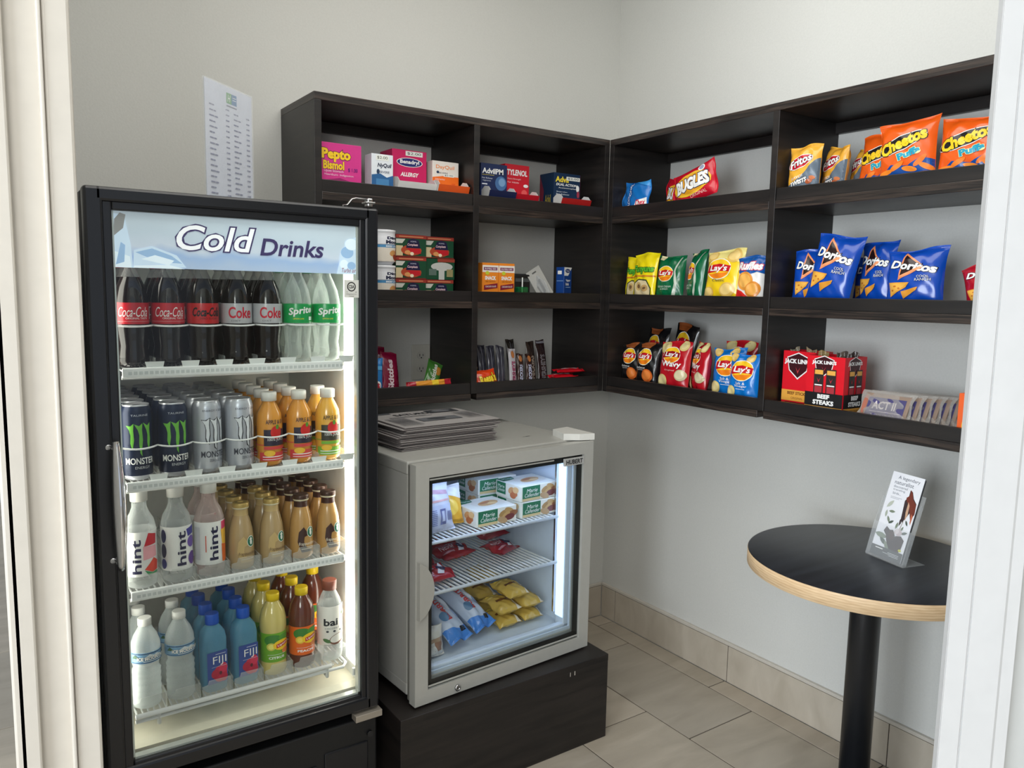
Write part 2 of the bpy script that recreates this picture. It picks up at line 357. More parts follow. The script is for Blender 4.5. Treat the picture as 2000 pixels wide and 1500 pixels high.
# door
dr = bpy.data.objects.new('door', None)
g = G(); x0, x1, z0, z1 = FX0, FX1, .309, FZ; wl, wr, wt, wb = .052, .048, .046, .043
yb_ = -.636
g.box(x0, FY, z0, x0+wl-.016, yb_, z1, BLACK, .006); g.box(x1-wr+.012, FY, z0, x1, yb_, z1, BLACK, .006)
g.box(x0+.02, FY, z1-wt+.016, x1-.02, yb_, z1, BLACK, .006); g.box(x0+.02, FY, z0, x1-.02, yb_, z0+wb-.008, BLACK, .006)
g.box(x0+wl-.022, FY+.006, z0+.01, x0+wl, yb_, z1-.01, BLACK, .003); g.box(x1-wr, FY+.006, z0+.01, x1-wr+.02, yb_, z1-.01, BLACK, .003)
g.box(x0+wl, FY+.006, z1-wt, x1-wr, yb_, z1-wt+.02, BLACK, .003); g.box(x0+wl, FY+.006, z0+wb-.014, x1-wr, yb_, z0+wb, BLACK, .003)
door = P_(g, 'door', fr)
def DP(g, n): o = g.build(n, door); o.matrix_parent_inverse = Matrix(); return o
g = G(); gs = M((176, 178, 174), .5)
g.box(x0+.002, -.636, z0+.004, x0+.02, -.628, z1-.004, gs, .002); g.box(x1-.02, -.636, z0+.004, x1-.002, -.628, z1-.004, gs, .002)
g.box(x0+.02, -.636, z1-.022, x1-.02, -.628, z1-.004, gs, .002); g.box(x0+.02, -.636, z0+.004, x1-.02, -.628, z0+.022, gs, .002); DP(g, 'gasket')
gx0, gx1, gz0, gz1 = x0+wl, x1-wr, z0+wb, z1-wt
g = G(); lt = M((214, 218, 214), .25, metal=.3)
g.box(gx0, -.664, gz0, gx0+.004, -.646, gz1, lt); g.box(gx1-.005, -.664, gz0, gx1, -.646, gz1, lt); g.box(gx0, -.664, gz0, gx1, -.646, gz0+.005, lt); DP(g, 'glass_spacer')
g = G(); g.box(gx0-.004, -.670, gz0-.004, gx1+.004, -.666, gz1+.004, GLASS); DP(g, 'glass_pane')
# header sign behind the glass
def skyprint():
    m = bpy.data.materials.new('header_sign_print'); m.use_nodes = True; nt = m.node_tree; b = nt.nodes['Principled BSDF']
    tc = nt.nodes.new('ShaderNodeTexCoord'); sp = nt.nodes.new('ShaderNodeSeparateXYZ'); mr = nt.nodes.new('ShaderNodeMapRange'); mr.inputs[1].default_value = 1.443; mr.inputs[2].default_value = 1.56
    n = nt.nodes.new('ShaderNodeTexNoise'); n.inputs['Scale'].default_value = 9; n.inputs['Detail'].default_value = 3
    ad = nt.nodes.new('ShaderNodeMath'); ad.operation = 'MULTIPLY_ADD'; ad.inputs[1].default_value = .5; ad.inputs[2].default_value = -.25; a2 = nt.nodes.new('ShaderNodeMath')
    r = nt.nodes.new('ShaderNodeValToRGB'); e = r.color_ramp.elements; e[0].position = .02; e[0].color = (*lin((176, 194, 222)), 1); e[1].position = .95; e[1].color = (*lin((205, 218, 230)), 1)
    x = e.new(.2); x.color = (*lin((160, 186, 224)), 1); x = e.new(.36); x.color = (*lin((206, 216, 232)), 1); x = e.new(.6); x.color = (*lin((198, 212, 226)), 1)
    L = nt.links.new; L(tc.outputs['Object'], sp.inputs[0]); L(sp.outputs[2], mr.inputs[0]); L(tc.outputs['Object'], n.inputs[0]); L(n.outputs[0], ad.inputs[0]); L(ad.outputs[0], a2.inputs[0]); L(mr.outputs[0], a2.inputs[1]); L(a2.outputs[0], r.inputs[0])
    L(r.outputs[0], b.inputs['Base Color']); L(r.outputs[0], b.inputs['Emission Color']); b.inputs['Emission Strength'].default_value = .22; b.inputs['Roughness'].default_value = .4; return m
g = G(); hw, hh = gx1-gx0, .116; g.box(gx0, -.661, 1.444, gx1, -.655, 1.559, skyprint())
ink = (62, 52, 100); ICE = M((196, 214, 232), .4, emit=.35); ICE2 = M((150, 182, 218), .4, emit=.3); ICE3 = M((214, 226, 236), .4, emit=.4); GRY = M((150, 150, 150), .4, emit=.2); HW = M((240, 240, 245), .4, emit=.35); HI = M(ink, .4, emit=.2)
art(g, flat((gx0+hw/2, -.661, 1.5015), (1, 0, 0), (0, 0, 1)), [
    ('p', [(-.5, -.5), (-.43, -.5), (-.435, -.1), (-.455, .42), (-.5, .46)], ICE), ('p', [(-.5, -.2), (-.44, -.3), (-.435, -.5), (-.5, -.5)], ICE3),
    ('p', [(-.495, .05), (-.46, .2), (-.45, .44), (-.47, .47), (-.49, .35)], GRY), ('p', [(-.49, -.45), (-.47, -.05), (-.455, -.1), (-.46, -.4)], ICE2),
    ('p', [(-.43, -.5), (-.425, -.18), (-.36, -.1), (-.27, -.25), (-.235, -.47), (-.36, -.5)], ICE), ('p', [(-.42, -.22), (-.36, -.14), (-.29, -.26), (-.25, -.4), (-.34, -.38)], ICE2), ('p', [(-.40, -.34), (-.35, -.26), (-.28, -.35), (-.3, -.44)], ICE3),
    ('p', [(-.425, -.46), (-.3, -.43), (-.24, -.5), (-.43, -.5)], ICE3),
    ('p', [(.40, -.5), (.5, -.5), (.5, .3), (.46, .2), (.42, -.05), (.41, -.3)], ICE), ('e', .45, -.05, .03, .12, ICE2), ('e', .47, .12, .03, .12, ICE3), ('e', .435, -.3, .02, .1, ICE3), ('e', .47, -.32, .02, .08, ICE2),
    ('t', 'Cold', -.115, .09, .31, .47, HW, {'sh': .25, 'b': .015, 'ol': [(HI, .055)]}), ('t', 'Drinks', .2, -.02, .28, .34, HI, {'sh': .2, 'b': .02}),
    ('t', 'Turbo air', .458, -.42, .068, .09, M((150, 60, 90), .4, emit=.1), {'sh': .3})], hw, hh, dh=.00008)
DP(g, 'header_sign')
g = G(); art(g, flat((gx1-.020, -.6702, 1.408), (1, 0, 0), (0, 0, 1)), [('r', -.5, -.5, .5, .5, (222, 224, 218)), ('e', 0, .12, .30, .27, Bk), ('e', 0, .12, .23, .21, (222, 224, 218)), ('t', 'CSA', 0, .12, .4, .2, Bk, {'b': .03}),
    ('t', 'C', -.3, -.18, .07, .07, Bk), ('t', 'US', .3, -.18, .1, .07, Bk), ('t', 'Refrigerated Unit', 0, -.3, .7, .07, (90, 90, 90)), ('t', 'Listed', 0, -.41, .3, .06, (90, 90, 90))], .038, .043, h0=.0002)
DP(g, 'certification_sticker')
g = G(); hx = -1.9795
for hz in (1.068, .822): g.tube([(hx-.012, FY+.002, hz), (hx-.004, FY-.014, hz), (hx, FY-.026, hz)], [.006, .0052, .006], CHROME, 10)
pts = []; rr = []
for i in range(25):
    s = i/24; z = 1.083-.274*s; pts.append((hx, FY-.024-.022*math.sin(PI*s), z)); rr.append(.0062+.0068*math.sin(PI*s)**.8)
g.tube(pts, rr, CHROME, 18, 1.25); DP(g, 'handle')
# interior lamp strip, right front corner
g = G(); LED = M((255, 250, 240), .5, emit=4.6, name='lamp_diffuser')
g.box(-1.4115, -.606, .40, -1.4085, -.540, 1.53, LED, .001); P_(g, 'lamp_strip', fr)
g = G(); g.box(-1.9775, -.606, .40, -1.9725, -.570, 1.53, M((255, 250, 238), .5, emit=4.5, name='added_left_glow'), .002); P_(g, 'lamp_strip', fr)  # added glow strip, unseen behind the door frame, lights the drinks from the left
# shelves
SZ = [1.225, .970, .718, .425]; COLX = [-1.919+.0752*i for i in range(7)]
for si, sz in enumerate(SZ):
    g = G(); a, b = ix0+.028, ix1-.036; yf = -.606
    g.box(a, yf-.008, sz-.020, b, yf, sz+.002, WIRE, .003) if si < 3 else g.tube([(a, yf, sz-.006), (b-.035, yf, sz-.006)], .006, WIRE)
    g.tube([(a, yf+.004, sz-.020), (b, yf+.004, sz-.020), (b+.012, yf+.02, sz-.018), (b+.012, iyb-.02, sz-.018)], .0045, WIRE)
    g.tube([(a, iyb-.02, sz-.012), (b, iyb-.02, sz-.012)], .004, WIRE)
    n = 40
    for k in range(n): x = a+.004+(b-a-.008)*k/(n-1); g.box(x-.0014, yf, sz-.008, x+.0014, iyb-.02, sz-.0052, WIRE)
    if si == 3:
        for x in (-1.90, -1.49): g.tube([(x, yf+.004, sz-.006), (x, yf+.002, sz-.034), (x+.008, yf+.06, sz-.042)], .0045, WIRE)
    if si < 3:
        for k in range(46): g.box(a+.012+k*.0108, yf-.0086, sz-.013, a+.019+k*.0108, yf-.0078, sz-.006, M((205, 210, 210), .4))
    sh = P_(g, 'shelf', fr)
    for k in range(8):
        x = COLX[0]-.0376+.0752*k; g = G(); g.box(x-.0009, yf+.004, sz-.005, x+.0009, iyb-.03, sz+(.022 if si < 2 else .032), DIVP)
        o = g.build('shelf_divider', sh); o.matrix_parent_inverse = Matrix()
    for k in range(7):
        if si < 2: 
            g = G(); g.prism([(COLX[k]+.020, sz-.002), (COLX[k]+.052, sz-.002), (COLX[k]+.056, sz+.014), (COLX[k]+.016, sz+.014)], yf-.001, yf+.001, M((225, 228, 226), .4), 'y')
        else:
            x = COLX[k]; g = G(); g.prism([(x-.034, sz-.004), (x+.034, sz-.004), (x+.034, sz+.036), (x-.018, sz+.036), (x-.021, sz+.026), (x-.034, sz+.024)], yf+.001, yf+.003, DIVP, 'y')
        o = g.build('front_stop', sh); o.matrix_parent_inverse = Matrix()
    if si < 2:
        g = G(); pts = []; zz = sz+(.094 if si == 0 else .078)
        for k in range(7):
            for j in range(9): q = -1+2*j/8; pts.append((COLX[k]+q*.0374, yf+.012-.012*(1-q*q), zz-(.004 if si else .002)*(1-q*q)))
        g.tube(pts, .0022, WIRE, 6); o = g.build('retainer_rail', sh); o.matrix_parent_inverse = Matrix()

# ------------------------------------------------------------------ drinks
COLA = M((16, 7, 6), .06, name='cola', spec=.6); COLAC = clear('cola_bottle_plastic', base=.1, edge=.5, body=(150, 150, 150))
CLR = clear('clear_bottle', base=.14, edge=.62, body=(225, 232, 232)); GRN = clear('sprite_bottle', tint=(.98, 1, .985), base=.12, edge=.55, body=(224, 231, 227))
WAT = clear('water_bottle', base=.32, edge=.8, body=(214, 222, 222)); FIJ = clear('blue_bottle', tint=(.55, .82, .95), base=.4, edge=.75, body=(112, 176, 208))
ALU = M((196, 198, 204), .28, metal=.6, name='brushed_can')
ordn = ['at the front', 'second from the front', 'third from the front', 'fourth from the front', 'fifth from the front', 'sixth from the front']
coln = ['leftmost', 'second', 'third', 'fourth', 'fifth', 'sixth', 'rightmost']
def drink(name, parts):
    """parts: list of (part name, G)"""
    t = thing(name)
    for n, gg in parts: gg.build(n, t)
    return t
DRG = {}
def fill(proto, ci, si, rows, desc, cat, group, dy=.0735, y0=-.566, jit=.0015, start=0):
    sh = ['top', 'second', 'third', 'bottom'][si]
    for r in range(start, start+rows):
        lab = '%s, %s of the %s column, %s refrigerator shelf' % (desc, ordn[r].replace(' from the front', ''), coln[ci], sh)
        if r == 0: lab = '%s, front of the %s column, %s refrigerator shelf' % (desc, coln[ci], sh)
        loc = (COLX[ci]+rnd.uniform(-jit, jit), y0+dy*r, SZ[si])
        if not proto.get('used'):
            proto['used'] = 1; proto.location = loc; proto['label'] = lab; proto['category'] = cat; proto['group'] = group
        else:
            d = dup(proto, loc, lab, group, (0, 0, proto.rotation_euler.z+rnd.uniform(-.15, .15) if r else proto.rotation_euler.z))
def soda(body_m, label_c, items, cap_c, lw=.105, name='soda_bottle', clearb=False):
    pr = [(.022, 0), (.030, .004), (.0335, .014), (.0325, .03), (.0300, .048), (.0325, .066), (.0345, .084), (.0350, .098), (.0350, .138), (.0340, .152), (.0290, .178), (.0200, .200), (.0125, .216), (.0115, .226)]
    a = G(); a.lathe([(r, z, (body_m if z < .185 or clearb else COLAC)) for r, z in pr], body_m)
    b = G(); b.lathe([(.0352, .097), (.0356, .099), (.0356, .142), (.0352, .144)], M(label_c, .3, coat=.3), 36, False)
    art(b, cyl(.0356, .1205), items, lw, .043, mx=.006)
    c = G(); c.lathe([(.0140, .222), (.0142, .238), (.0130, .240)], M(cap_c, .4), 20)
    return drink(name, [('bottle_body', a), ('label_band', b), ('cap', c)])
red = (200, 20, 40)
cola = soda(COLA, red, [('t', 'Coca-Cola', -.05, .08, .62, .5, Wt, {'sh': .35}), ('t', 'ORIGINAL TASTE', .02, -.25, .45, .09, Wt), ('r', .34, -.3, .42, .35, (230, 200, 205)), ('r', -.48, -.42, .48, -.40, (230, 160, 160))], (200, 20, 40))
fill(cola, 0, 0, 3, 'dark cola bottle with a red band', 'bottle', 'cola bottles with red bands'); cola.rotation_euler.z = .1
fill(cola, 1, 0, 3, 'dark cola bottle with a red band', 'bottle', 'cola bottles with red bands')
zero = soda(COLA, (205, 30, 36), [('t', 'Coca-Cola', 0.02, .08, .62, .5, Bk, {'sh': .35, 'b': .03}), ('t', 'ZERO SUGAR', .06, -.27, .4, .1, Bk)], (20, 20, 20))
fill(zero, 2, 0, 3, 'dark cola bottle with black script on red', 'bottle', 'cola bottles with black script')
diet = soda(COLA, (190, 190, 194), [('t', 'Coke', 0, .05, .52, .62, (205, 20, 50), {'b': .02}), ('t', 'DIET', -.1, -.4, .2, .09, (120, 120, 125))], (190, 190, 195))
fill(diet, 3, 0, 3, 'dark cola bottle with a silver band', 'bottle', 'cola bottles with silver bands'); fill(diet, 4, 0, 3, 'dark cola bottle with a silver band', 'bottle', 'cola bottles with silver bands')
spr = soda(GRN, (12, 160, 80), [('t', 'Sprite', -.02, .12, .6, .52, Wt, {'sh': .2, 'b': .03, 'rot': .12}), ('t', 'LEMON LIME', -.08, -.3, .25, .09, (240, 230, 60)), ('r', .18, -.38, .28, -.18, Wt)], (20, 140, 70), clearb=True)
fill(spr, 5, 0, 3, 'clear lime soda bottle with a green band', 'bottle', 'clear soda bottles with green bands'); fill(spr, 6, 0, 3, 'clear lime soda bottle with a green band', 'bottle', 'clear soda bottles with green bands')
def can(body, items, rim=(190, 192, 196)):
    a = G(); R_ = .0325
    a.lathe([(.024, 0, ALU), (.029, .004, ALU), (R_, .012, body), (R_, .154, body), (.030, .164, body), (.0275, .168, ALU), (.0282, .1715, ALU), (.0265, .172, ALU), (.0262, .169, ALU)], body, 32)
    art(a, cyl(R_, .086), items, .09, .15, mx=.006)
    b = G(); b.lathe([(.0262, .1665), (.001, .1668)], M((150, 152, 156), .35, metal=.7), 24, False)
    c = G(); P = [(.009*math.cos(q), -.008+.013*math.sin(q)) for q in [2*PI*i/14 for i in range(14)]]; c.prism(P, .168, .1692, M((40, 42, 46), .4))
    return drink('energy_drink_can', [('can_body', a), ('can_lid', b), ('pull_tab', c)])
def claws(c, s=1, oc=None):
    o = []
    for k, x in enumerate((-.2, 0, .2)):
        y1 = (-.10, -.20, -.12)[k]
        P = [(x-.13, .27+.02*k), (x-.02, .26), (x+.06, .30), (x+.045, .2), (x+.06, .05), (x+.03, y1*.6), (x+.035, y1), (x-.01, y1+.05), (x-.03, .0), (x-.02, .12), (x-.05, .2)]
        if oc: o.append(('p', [(a*1.0+(.022 if a > x else -.022), b+(.012 if b > .1 else -.02)) for a, b in P], oc))
        o.append(('p', P, c))
    return o
mon = can(M((20, 34, 62), .3, metal=.3, name='navy_can'), claws((110, 190, 60))+[('t', 'MONSTER', 0, -.27, .72, .1, Wt, {'b': .02}), ('t', 'ENERGY', .04, -.37, .35, .04, (200, 205, 210)), ('t', 'TAURINE', -.0, .42, .4, .03, (190, 195, 205))])
mon.rotation_euler.z = .08
for ci in (0, 1): fill(mon, ci, 1, 6, 'navy energy drink can with green claw marks', 'can', 'navy energy drink cans', dy=.070)
mow = can(M((202, 206, 216), .3, metal=.45, name='silver_white_can'), claws((226, 230, 236), oc=(60, 62, 70))+[('t', 'MONSTER', 0, -.27, .72, .1, (60, 62, 75), {'b': .01}), ('t', 'ZERO ULTRA', .04, -.37, .4, .04, (90, 92, 105)), ('t', 'ENERGY + ZERO', 0, .42, .6, .03, (90, 92, 105))])
mow.rotation_euler.z = .35
for ci in (2, 3): fill(mow, ci, 1, 6, 'silver energy drink can with outlined claw marks', 'can', 'silver energy drink cans', dy=.070)
def juice(liq, band, dark):
    a = G(); a.lathe([(.024, 0), (.0300, .006), (.0310, .02), (.0295, .034), (.0310, .05), (.0312, .108), (.029, .128), (.021, .146), (.0155, .156), (.015, .164)], liq)
    b = G(); b.lathe([(.0316, .052), (.0317, .053), (.0317, .054)], M(band, .35), 32, False)
    art(b, cyl(.0315, .075), [('r', -.36, -.32, .36, .22, dark), ('e', 0, .12, .17, .22, (205, 40, 40)), ('e', .03, .3, .05, .08, (90, 150, 50)), ('t', 'APPLE & EVE', 0, .47, .6, .14, dark, {'b': .01}), ('t', '100% JUICE', 0, -.12, .5, .12, Wt), ('r', -.36, -.44, .36, -.34, band)], .085, .075, mx=.006)
    art(b, cyl(.0313, .024), [('r', -.5, -.35, .5, .35, band), ('r', -.4, -.05, .4, .02, Wt), ('r', -.4, -.25, .3, -.2, Wt), ('e', -.2, .28, .16, .25, (240, 190, 60))], .085, .03, mx=.006)
    c = G(); c.lathe([(.0185, .160), (.0188, .180), (.0175, .182)], M((238, 236, 230), .45), 24)
    return drink('juice_bottle', [('bottle_body', a), ('label_wrap', b), ('cap', c)])
LQO = M((222, 152, 62), .18, name='orange_juice', coat=.6); LQA = M((232, 176, 72), .14, name='apple_juice', coat=.6)
ja = juice(LQO, (214, 70, 70), (46, 40, 60)); ja.rotation_euler.z = .25
fill(ja, 4, 1, 5, 'white-capped orange juice bottle', 'bottle', 'white-capped orange juice bottles', dy=.068); fill(ja, 5, 1, 5, 'white-capped orange juice bottle', 'bottle', 'white-capped orange juice bottles', dy=.076)
jb = juice(LQA, (120, 180, 60), (60, 60, 50)); jb.rotation_euler.z = .1
fill(jb, 6, 1, 2, 'white-capped golden apple juice bottle', 'bottle', 'white-capped golden juice bottles')
def hint(items, tint=None):
    body = CLR if not tint else tint
    a = G(); a.lathe([(.026, 0), (.0330, .005), (.0345, .02), (.0345, .118), (.0335, .140), (.029, .158), (.020, .174), (.0160, .186), (.0155, .205)], body)
    b = G(); b.lathe([(.0348, .030), (.0350, .032), (.0350, .132), (.0348, .134)], M((238, 238, 236), .4), 36, False)
    art(b, cyl(.0350, .082), items, .1, .1, mx=.007)
    c = G(); c.lathe([(.0185, .200), (.0190, .223), (.0178, .225)], M((232, 230, 224), .45), 24)
    return drink('flavored_water_bottle', [('bottle_body', a), ('label_wrap', b), ('cap', c)])
navy = (30, 30, 70)
h1 = hint([('p', [(.02, .18), (.12, .48), (.34, .42), (.32, .20)], (205, 30, 50)), ('p', [(0, .18), (.32, .16), (.34, -.1), (0, -.14)], (240, 170, 180)), ('p', [(.02, -.36), (.24, -.12), (.38, -.22), (.36, -.42), (.2, -.45)], (226, 70, 50)), ('p', [(.02, -.38), (.2, -.46), (.36, -.44), (.36, -.5), (.1, -.5)], (60, 150, 90)), ('t', 'hint', -.14, -.05, .2, .8, navy, {'vert': 1, 'b': .02})])
h2 = hint([('p', [(.16, .44), (.4, .5), (.4, .3), (.2, .26)], (50, 50, 150)), ('e', .30, .12, .12, .14, (110, 80, 170)), ('e', .32, -.28, .12, .16, (90, 50, 140)), ('e', -.38, .3, .08, .16, (40, 42, 90)), ('e', -.38, -.05, .08, .17, (34, 34, 70)), ('e', -.38, -.36, .08, .12, (50, 54, 120)), ('t', 'hint', .04, 0, .2, .82, navy, {'vert': 1, 'b': .02})])
h3 = hint([('r', .22, .3, .42, .5, (220, 40, 100)), ('p', [(.2, .3), (.42, .32), (.42, -.1), (.24, -.05)], (248, 190, 60)), ('p', [(.22, -.05), (.42, -.1), (.42, -.5), (.24, -.5)], (235, 110, 40)), ('r', -.48, -.4, -.3, .4, (215, 215, 215)), ('t', 'hint', .02, .0, .2, .82, navy, {'vert': 1, 'b': .02}), ('r', -.17, -.2, -.15, .2, (220, 90, 60))], clear('pink_tinted_bottle', tint=(1, .93, .92), base=.18, edge=.62, body=(235, 215, 210)))
fill(h1, 0, 2, 1, 'watermelon flavored clear water bottle', 'bottle', 'flavored water bottles')
fill(h2, 1, 2, 1, 'blackberry flavored clear water bottle', 'bottle', 'flavored water bottles')
fill(h3, 2, 2, 2, 'peach flavored clear water bottle', 'bottle', 'flavored water bottles')
def coffee(liq, neck, capc, swirl):
    a = G(); a.lathe([(.022, 0), (.0285, .004), (.0305, .012), (.0310, .03), (.0300, .07), (.0270, .100), (.0215, .122), (.0180, .134, neck), (.0172, .146, neck), (.0180, .152, neck)], liq, 32)
    art(a, lambda u, v, h: (((.0308-.05*max(0, v)**1)+h)*math.sin(u/.031), -((.0308-.05*max(0, v))+h)*math.cos(u/.031), .055+v), [
        ('p', [(.05, .1), (-.12, .35), (-.28, .2), (-.32, -.1), (-.2, -.42), (.2, -.42), (-.02, -.3), (-.12, -.1), (-.1, .05)], swirl), ('e', .12, .18, .135, .165, (235, 238, 232)), ('e', .12, .18, .12, .145, (10, 110, 80)), ('e', .12, .16, .045, .08, (235, 238, 232)), ('p', [(.06, .24), (.12, .31), (.18, .24), (.15, .22), (.09, .22)], (235, 238, 232)),
        ('t', 'frappuccino', .0, -.17, .56, .13, (240, 232, 215) if swirl[0] < 90 else (90, 60, 40), {'sh': .2}), ('r', -.2, -.33, .2, -.31, (230, 220, 200))], .08, .085, mx=.005)
    c = G(); c.lathe([(.0195, .150, M((232, 222, 190), .4)), (.0200, .154, M(capc, .3, metal=.3)), (.0200, .162, M(capc, .3, metal=.3)), (.0185, .165, M(capc, .3, metal=.3))], M(capc, .3, metal=.3), 26)
    art(c, flat((0, 0, .165), (1, 0, 0), (0, 1, 0)), [('e', 0, 0, .40, .40, tuple(int(x*.8) for x in capc)), ('e', 0, 0, .2, .2, tuple(min(255, int(x*1.2)) for x in capc))], .036, .036)
    return drink('iced_coffee_bottle', [('bottle_body', a), ('cap', c)])
cf = coffee(M((184, 156, 112), .2, coat=.6, name='vanilla_coffee'), M((196, 168, 116), .3), (186, 158, 92), (200, 170, 115)); cf.rotation_euler.z = .25
fill(cf, 3, 2, 4, 'pale gold-capped iced coffee bottle', 'bottle', 'gold-capped iced coffee bottles', dy=.066); fill(cf, 4, 2, 3, 'pale gold-capped iced coffee bottle', 'bottle', 'gold-capped iced coffee bottles', dy=.066)
cm = coffee(M((190, 146, 86), .2, coat=.6, name='mocha_coffee'), M((66, 36, 28), .3), (74, 50, 40), (64, 36, 30)); cm.rotation_euler.z = .2
fill(cm, 4, 2, 2, 'brown-capped iced coffee bottle', 'bottle', 'brown-capped iced coffee bottles', dy=.066, start=3)
fill(cm, 5, 2, 5, 'brown-capped iced coffee bottle', 'bottle', 'brown-capped iced coffee bottles', dy=.066); fill(cm, 6, 2, 5, 'brown-capped iced coffee bottle', 'bottle', 'brown-capped iced coffee bottles', dy=.066)
def water():
    a = G(); pr = [(.024, 0), (.031, .005)]
    for k in range(5): z = .014+k*.016; pr += [(.0325, z), (.0312, z+.006), (.0325, z+.012)]
    pr += [(.0275, .098), (.0300, .108), (.0332, .116), (.0332, .140), (.0315, .156), (.025, .174), (.0165, .188), (.0125, .197), (.0125, .201)]
    a.lathe(pr, WAT, 30)
    b = G(); b.lathe([(.0335, .114), (.0338, .115), (.0338, .139), (.0335, .140)], M((120, 165, 200), .35), 36, False)
    art(b, cyl(.0338, .127), [('r', -.5, .38, .5, .46, (40, 70, 110)), ('r', -.5, -.46, .5, -.4, (40, 80, 130)), ('p', [(-.2, 0), (-.05, .35), (.05, .2), (.12, .3), (.3, 0)], (225, 232, 236)), ('p', [(.26, 0), (.34, .36), (.5, .36), (.5, 0)], (50, 90, 60)), ('p', [(-.48, 0), (-.4, .36), (-.26, 0)], (60, 100, 70)),
        ('t', 'ICE MOUNTAIN', .02, -.05, .72, .34, Wt, {'b': .04, 'ol': [((25, 40, 60), .07)]}), ('r', -.2, -.34, .25, -.3, Wt)], .095, .025, mx=.007)
    c = G(); c.lathe([(.0150, .196), (.0152, .212), (.0142, .2135)], M((236, 236, 232), .45), 22)
    return drink('water_bottle', [('bottle_body', a), ('label_band', b), ('cap', c)])
wa = water(); wa.rotation_euler.z = .25
fill(wa, 0, 3, 3, 'white-capped ribbed water bottle', 'bottle', 'white-capped water bottles'); fill(wa, 1, 3, 2, 'white-capped ribbed water bottle', 'bottle', 'white-capped water bottles', dy=.078)
def fiji():
    def rsq(w, z, q=.35):
        n = 24; out = []
        for i in range(n):
            a = 2*PI*i/n; c_, s_ = math.cos(a), math.sin(a); k = (abs(c_)**4+abs(s_)**4)**.25; k = k*q+(1-q) if w < .02 else k
            out.append((w*c_/k, w*s_/k, z))
        return out
    a = G(); n = 24; prof = [(.026, 0), (.0285, .004), (.0295, .02), (.0285, .06), (.0290, .100), (.0290, .128), (.0255, .146), (.018, .158), (.0125, .166), (.012, .172)]
    for w_, z_ in prof: a.v += rsq(w_, z_)
    k = a.mat(FIJ)
    for j in range(len(prof)-1):
        for i in range(n): a.f.append((j*n+i, j*n+(i+1) % n, (j+1)*n+(i+1) % n, (j+1)*n+i)); a.m.append(k); a.s.append(True)
    a.f.append(tuple(reversed(range(n)))); a.m.append(k); a.s.append(False)
    b = G(); b.box(-.0245, -.0302, .022, .0245, -.0296, .102, M((44, 74, 150), .3))
    art(b, flat((0, -.0302, .062), (1, 0, 0), (0, 0, 1)), [('e', .12, -.22, .34, .26, (200, 30, 70)), ('e', .28, -.05, .2, .16, (214, 44, 84)), ('e', -.12, -.2, .2, .14, (180, 20, 60)), ('e', .3, -.34, .18, .14, (190, 26, 66)), ('e', .14, -.2, .07, .06, (90, 20, 40)), ('t', 'FIJI', .1, .2, .66, .3, Wt, {'b': -.005}), ('r', -.3, .02, .46, .03, (200, 205, 225)), ('r', -.1, .41, .4, .43, (190, 200, 225))], .049, .08)
    c = G(); c.lathe([(.0160, .164), (.0165, .166), (.0160, .188), (.0150, .190)], M((24, 84, 190), .35), 22)
    return drink('square_water_bottle', [('bottle_body', a), ('label_panel', b), ('cap', c)])
fj = fiji(); fj.rotation_euler.z = .12
for ci in (2, 3): fill(fj, ci, 3, 4, 'blue-capped square water bottle', 'bottle', 'blue-capped square water bottles', dy=.070)
def tea(liq, lab, fruit, word, wc):
    a = G(); a.lathe([(.024, 0), (.0315, .005), (.0335, .018), (.0320, .032), (.0320, .115), (.0335, .125), (.0330, .145), (.0280, .168), (.0190, .184), (.0145, .192), (.014, .198)], liq, 30)
    b = G(); b.lathe([(.0324, .038), (.0326, .040), (.0326, .112), (.0324, .114)], M(lab, .35), 36, False)
    art(b, cyl(.0326, .076), [('e', -.15, .28, .25, .2, (60, 130, 50)), ('e', .2, .34, .2, .12, (80, 150, 50)), ('e', -.2, .05, .13, .14, fruit), ('e', -.2, .05, .08, .09, tuple(min(255, x+30) for x in fruit)), ('e', .12, .08, .27, .19, (250, 205, 30)), ('e', .22, -.16, .12, .1, (230, 130, 70)),
        ('p', [(-.06, -.02), (.3, .06), (.3, .2), (-.06, .12)], (205, 30, 40)), ('t', 'Lipton', .12, .09, .3, .1, Wt, {'rot': .2, 'b': .02}), ('t', word, -.05, -.36, .44, .09, Wt, {'b': .03}), ('r', -.3, -.25, .2, -.24, Wt)], .09, .072, mx=.006)
    c = G(); c.lathe([(.0165, .192), (.0170, .208), (.0158, .212)], M((244, 208, 30), .4), 22)
    return drink('iced_tea_bottle', [('bottle_body', a), ('label_wrap', b), ('cap', c)])
t1 = tea(M((212, 194, 116), .12, coat=.5, name='citrus_tea'), (110, 170, 40), (214, 206, 90), 'CITRUS', Wt); t1.rotation_euler.z = .1
fill(t1, 4, 3, 3, 'yellow-capped pale iced tea bottle', 'bottle', 'yellow-capped pale iced tea bottles', dy=.080)
t2 = tea(M((96, 44, 28), .1, coat=.5, name='peach_tea'), (236, 106, 30), (240, 190, 60), 'PEACH', Wt); t2.rotation_euler.z = .1
fill(t2, 5, 3, 3, 'yellow-capped dark iced tea bottle', 'bottle', 'yellow-capped dark iced tea bottles', dy=.080)
a = G(); a.lathe([(.026, 0), (.0315, .005), (.0330, .02), (.0330, .12), (.0320, .145), (.0265, .165), (.0185, .182), (.0150, .190), (.0145, .198)], CLR, 30)
b = G(); b.lathe([(.0333, .045), (.0335, .047), (.0335, .148), (.0322, .151)], M((240, 236, 228), .4), 36, False)
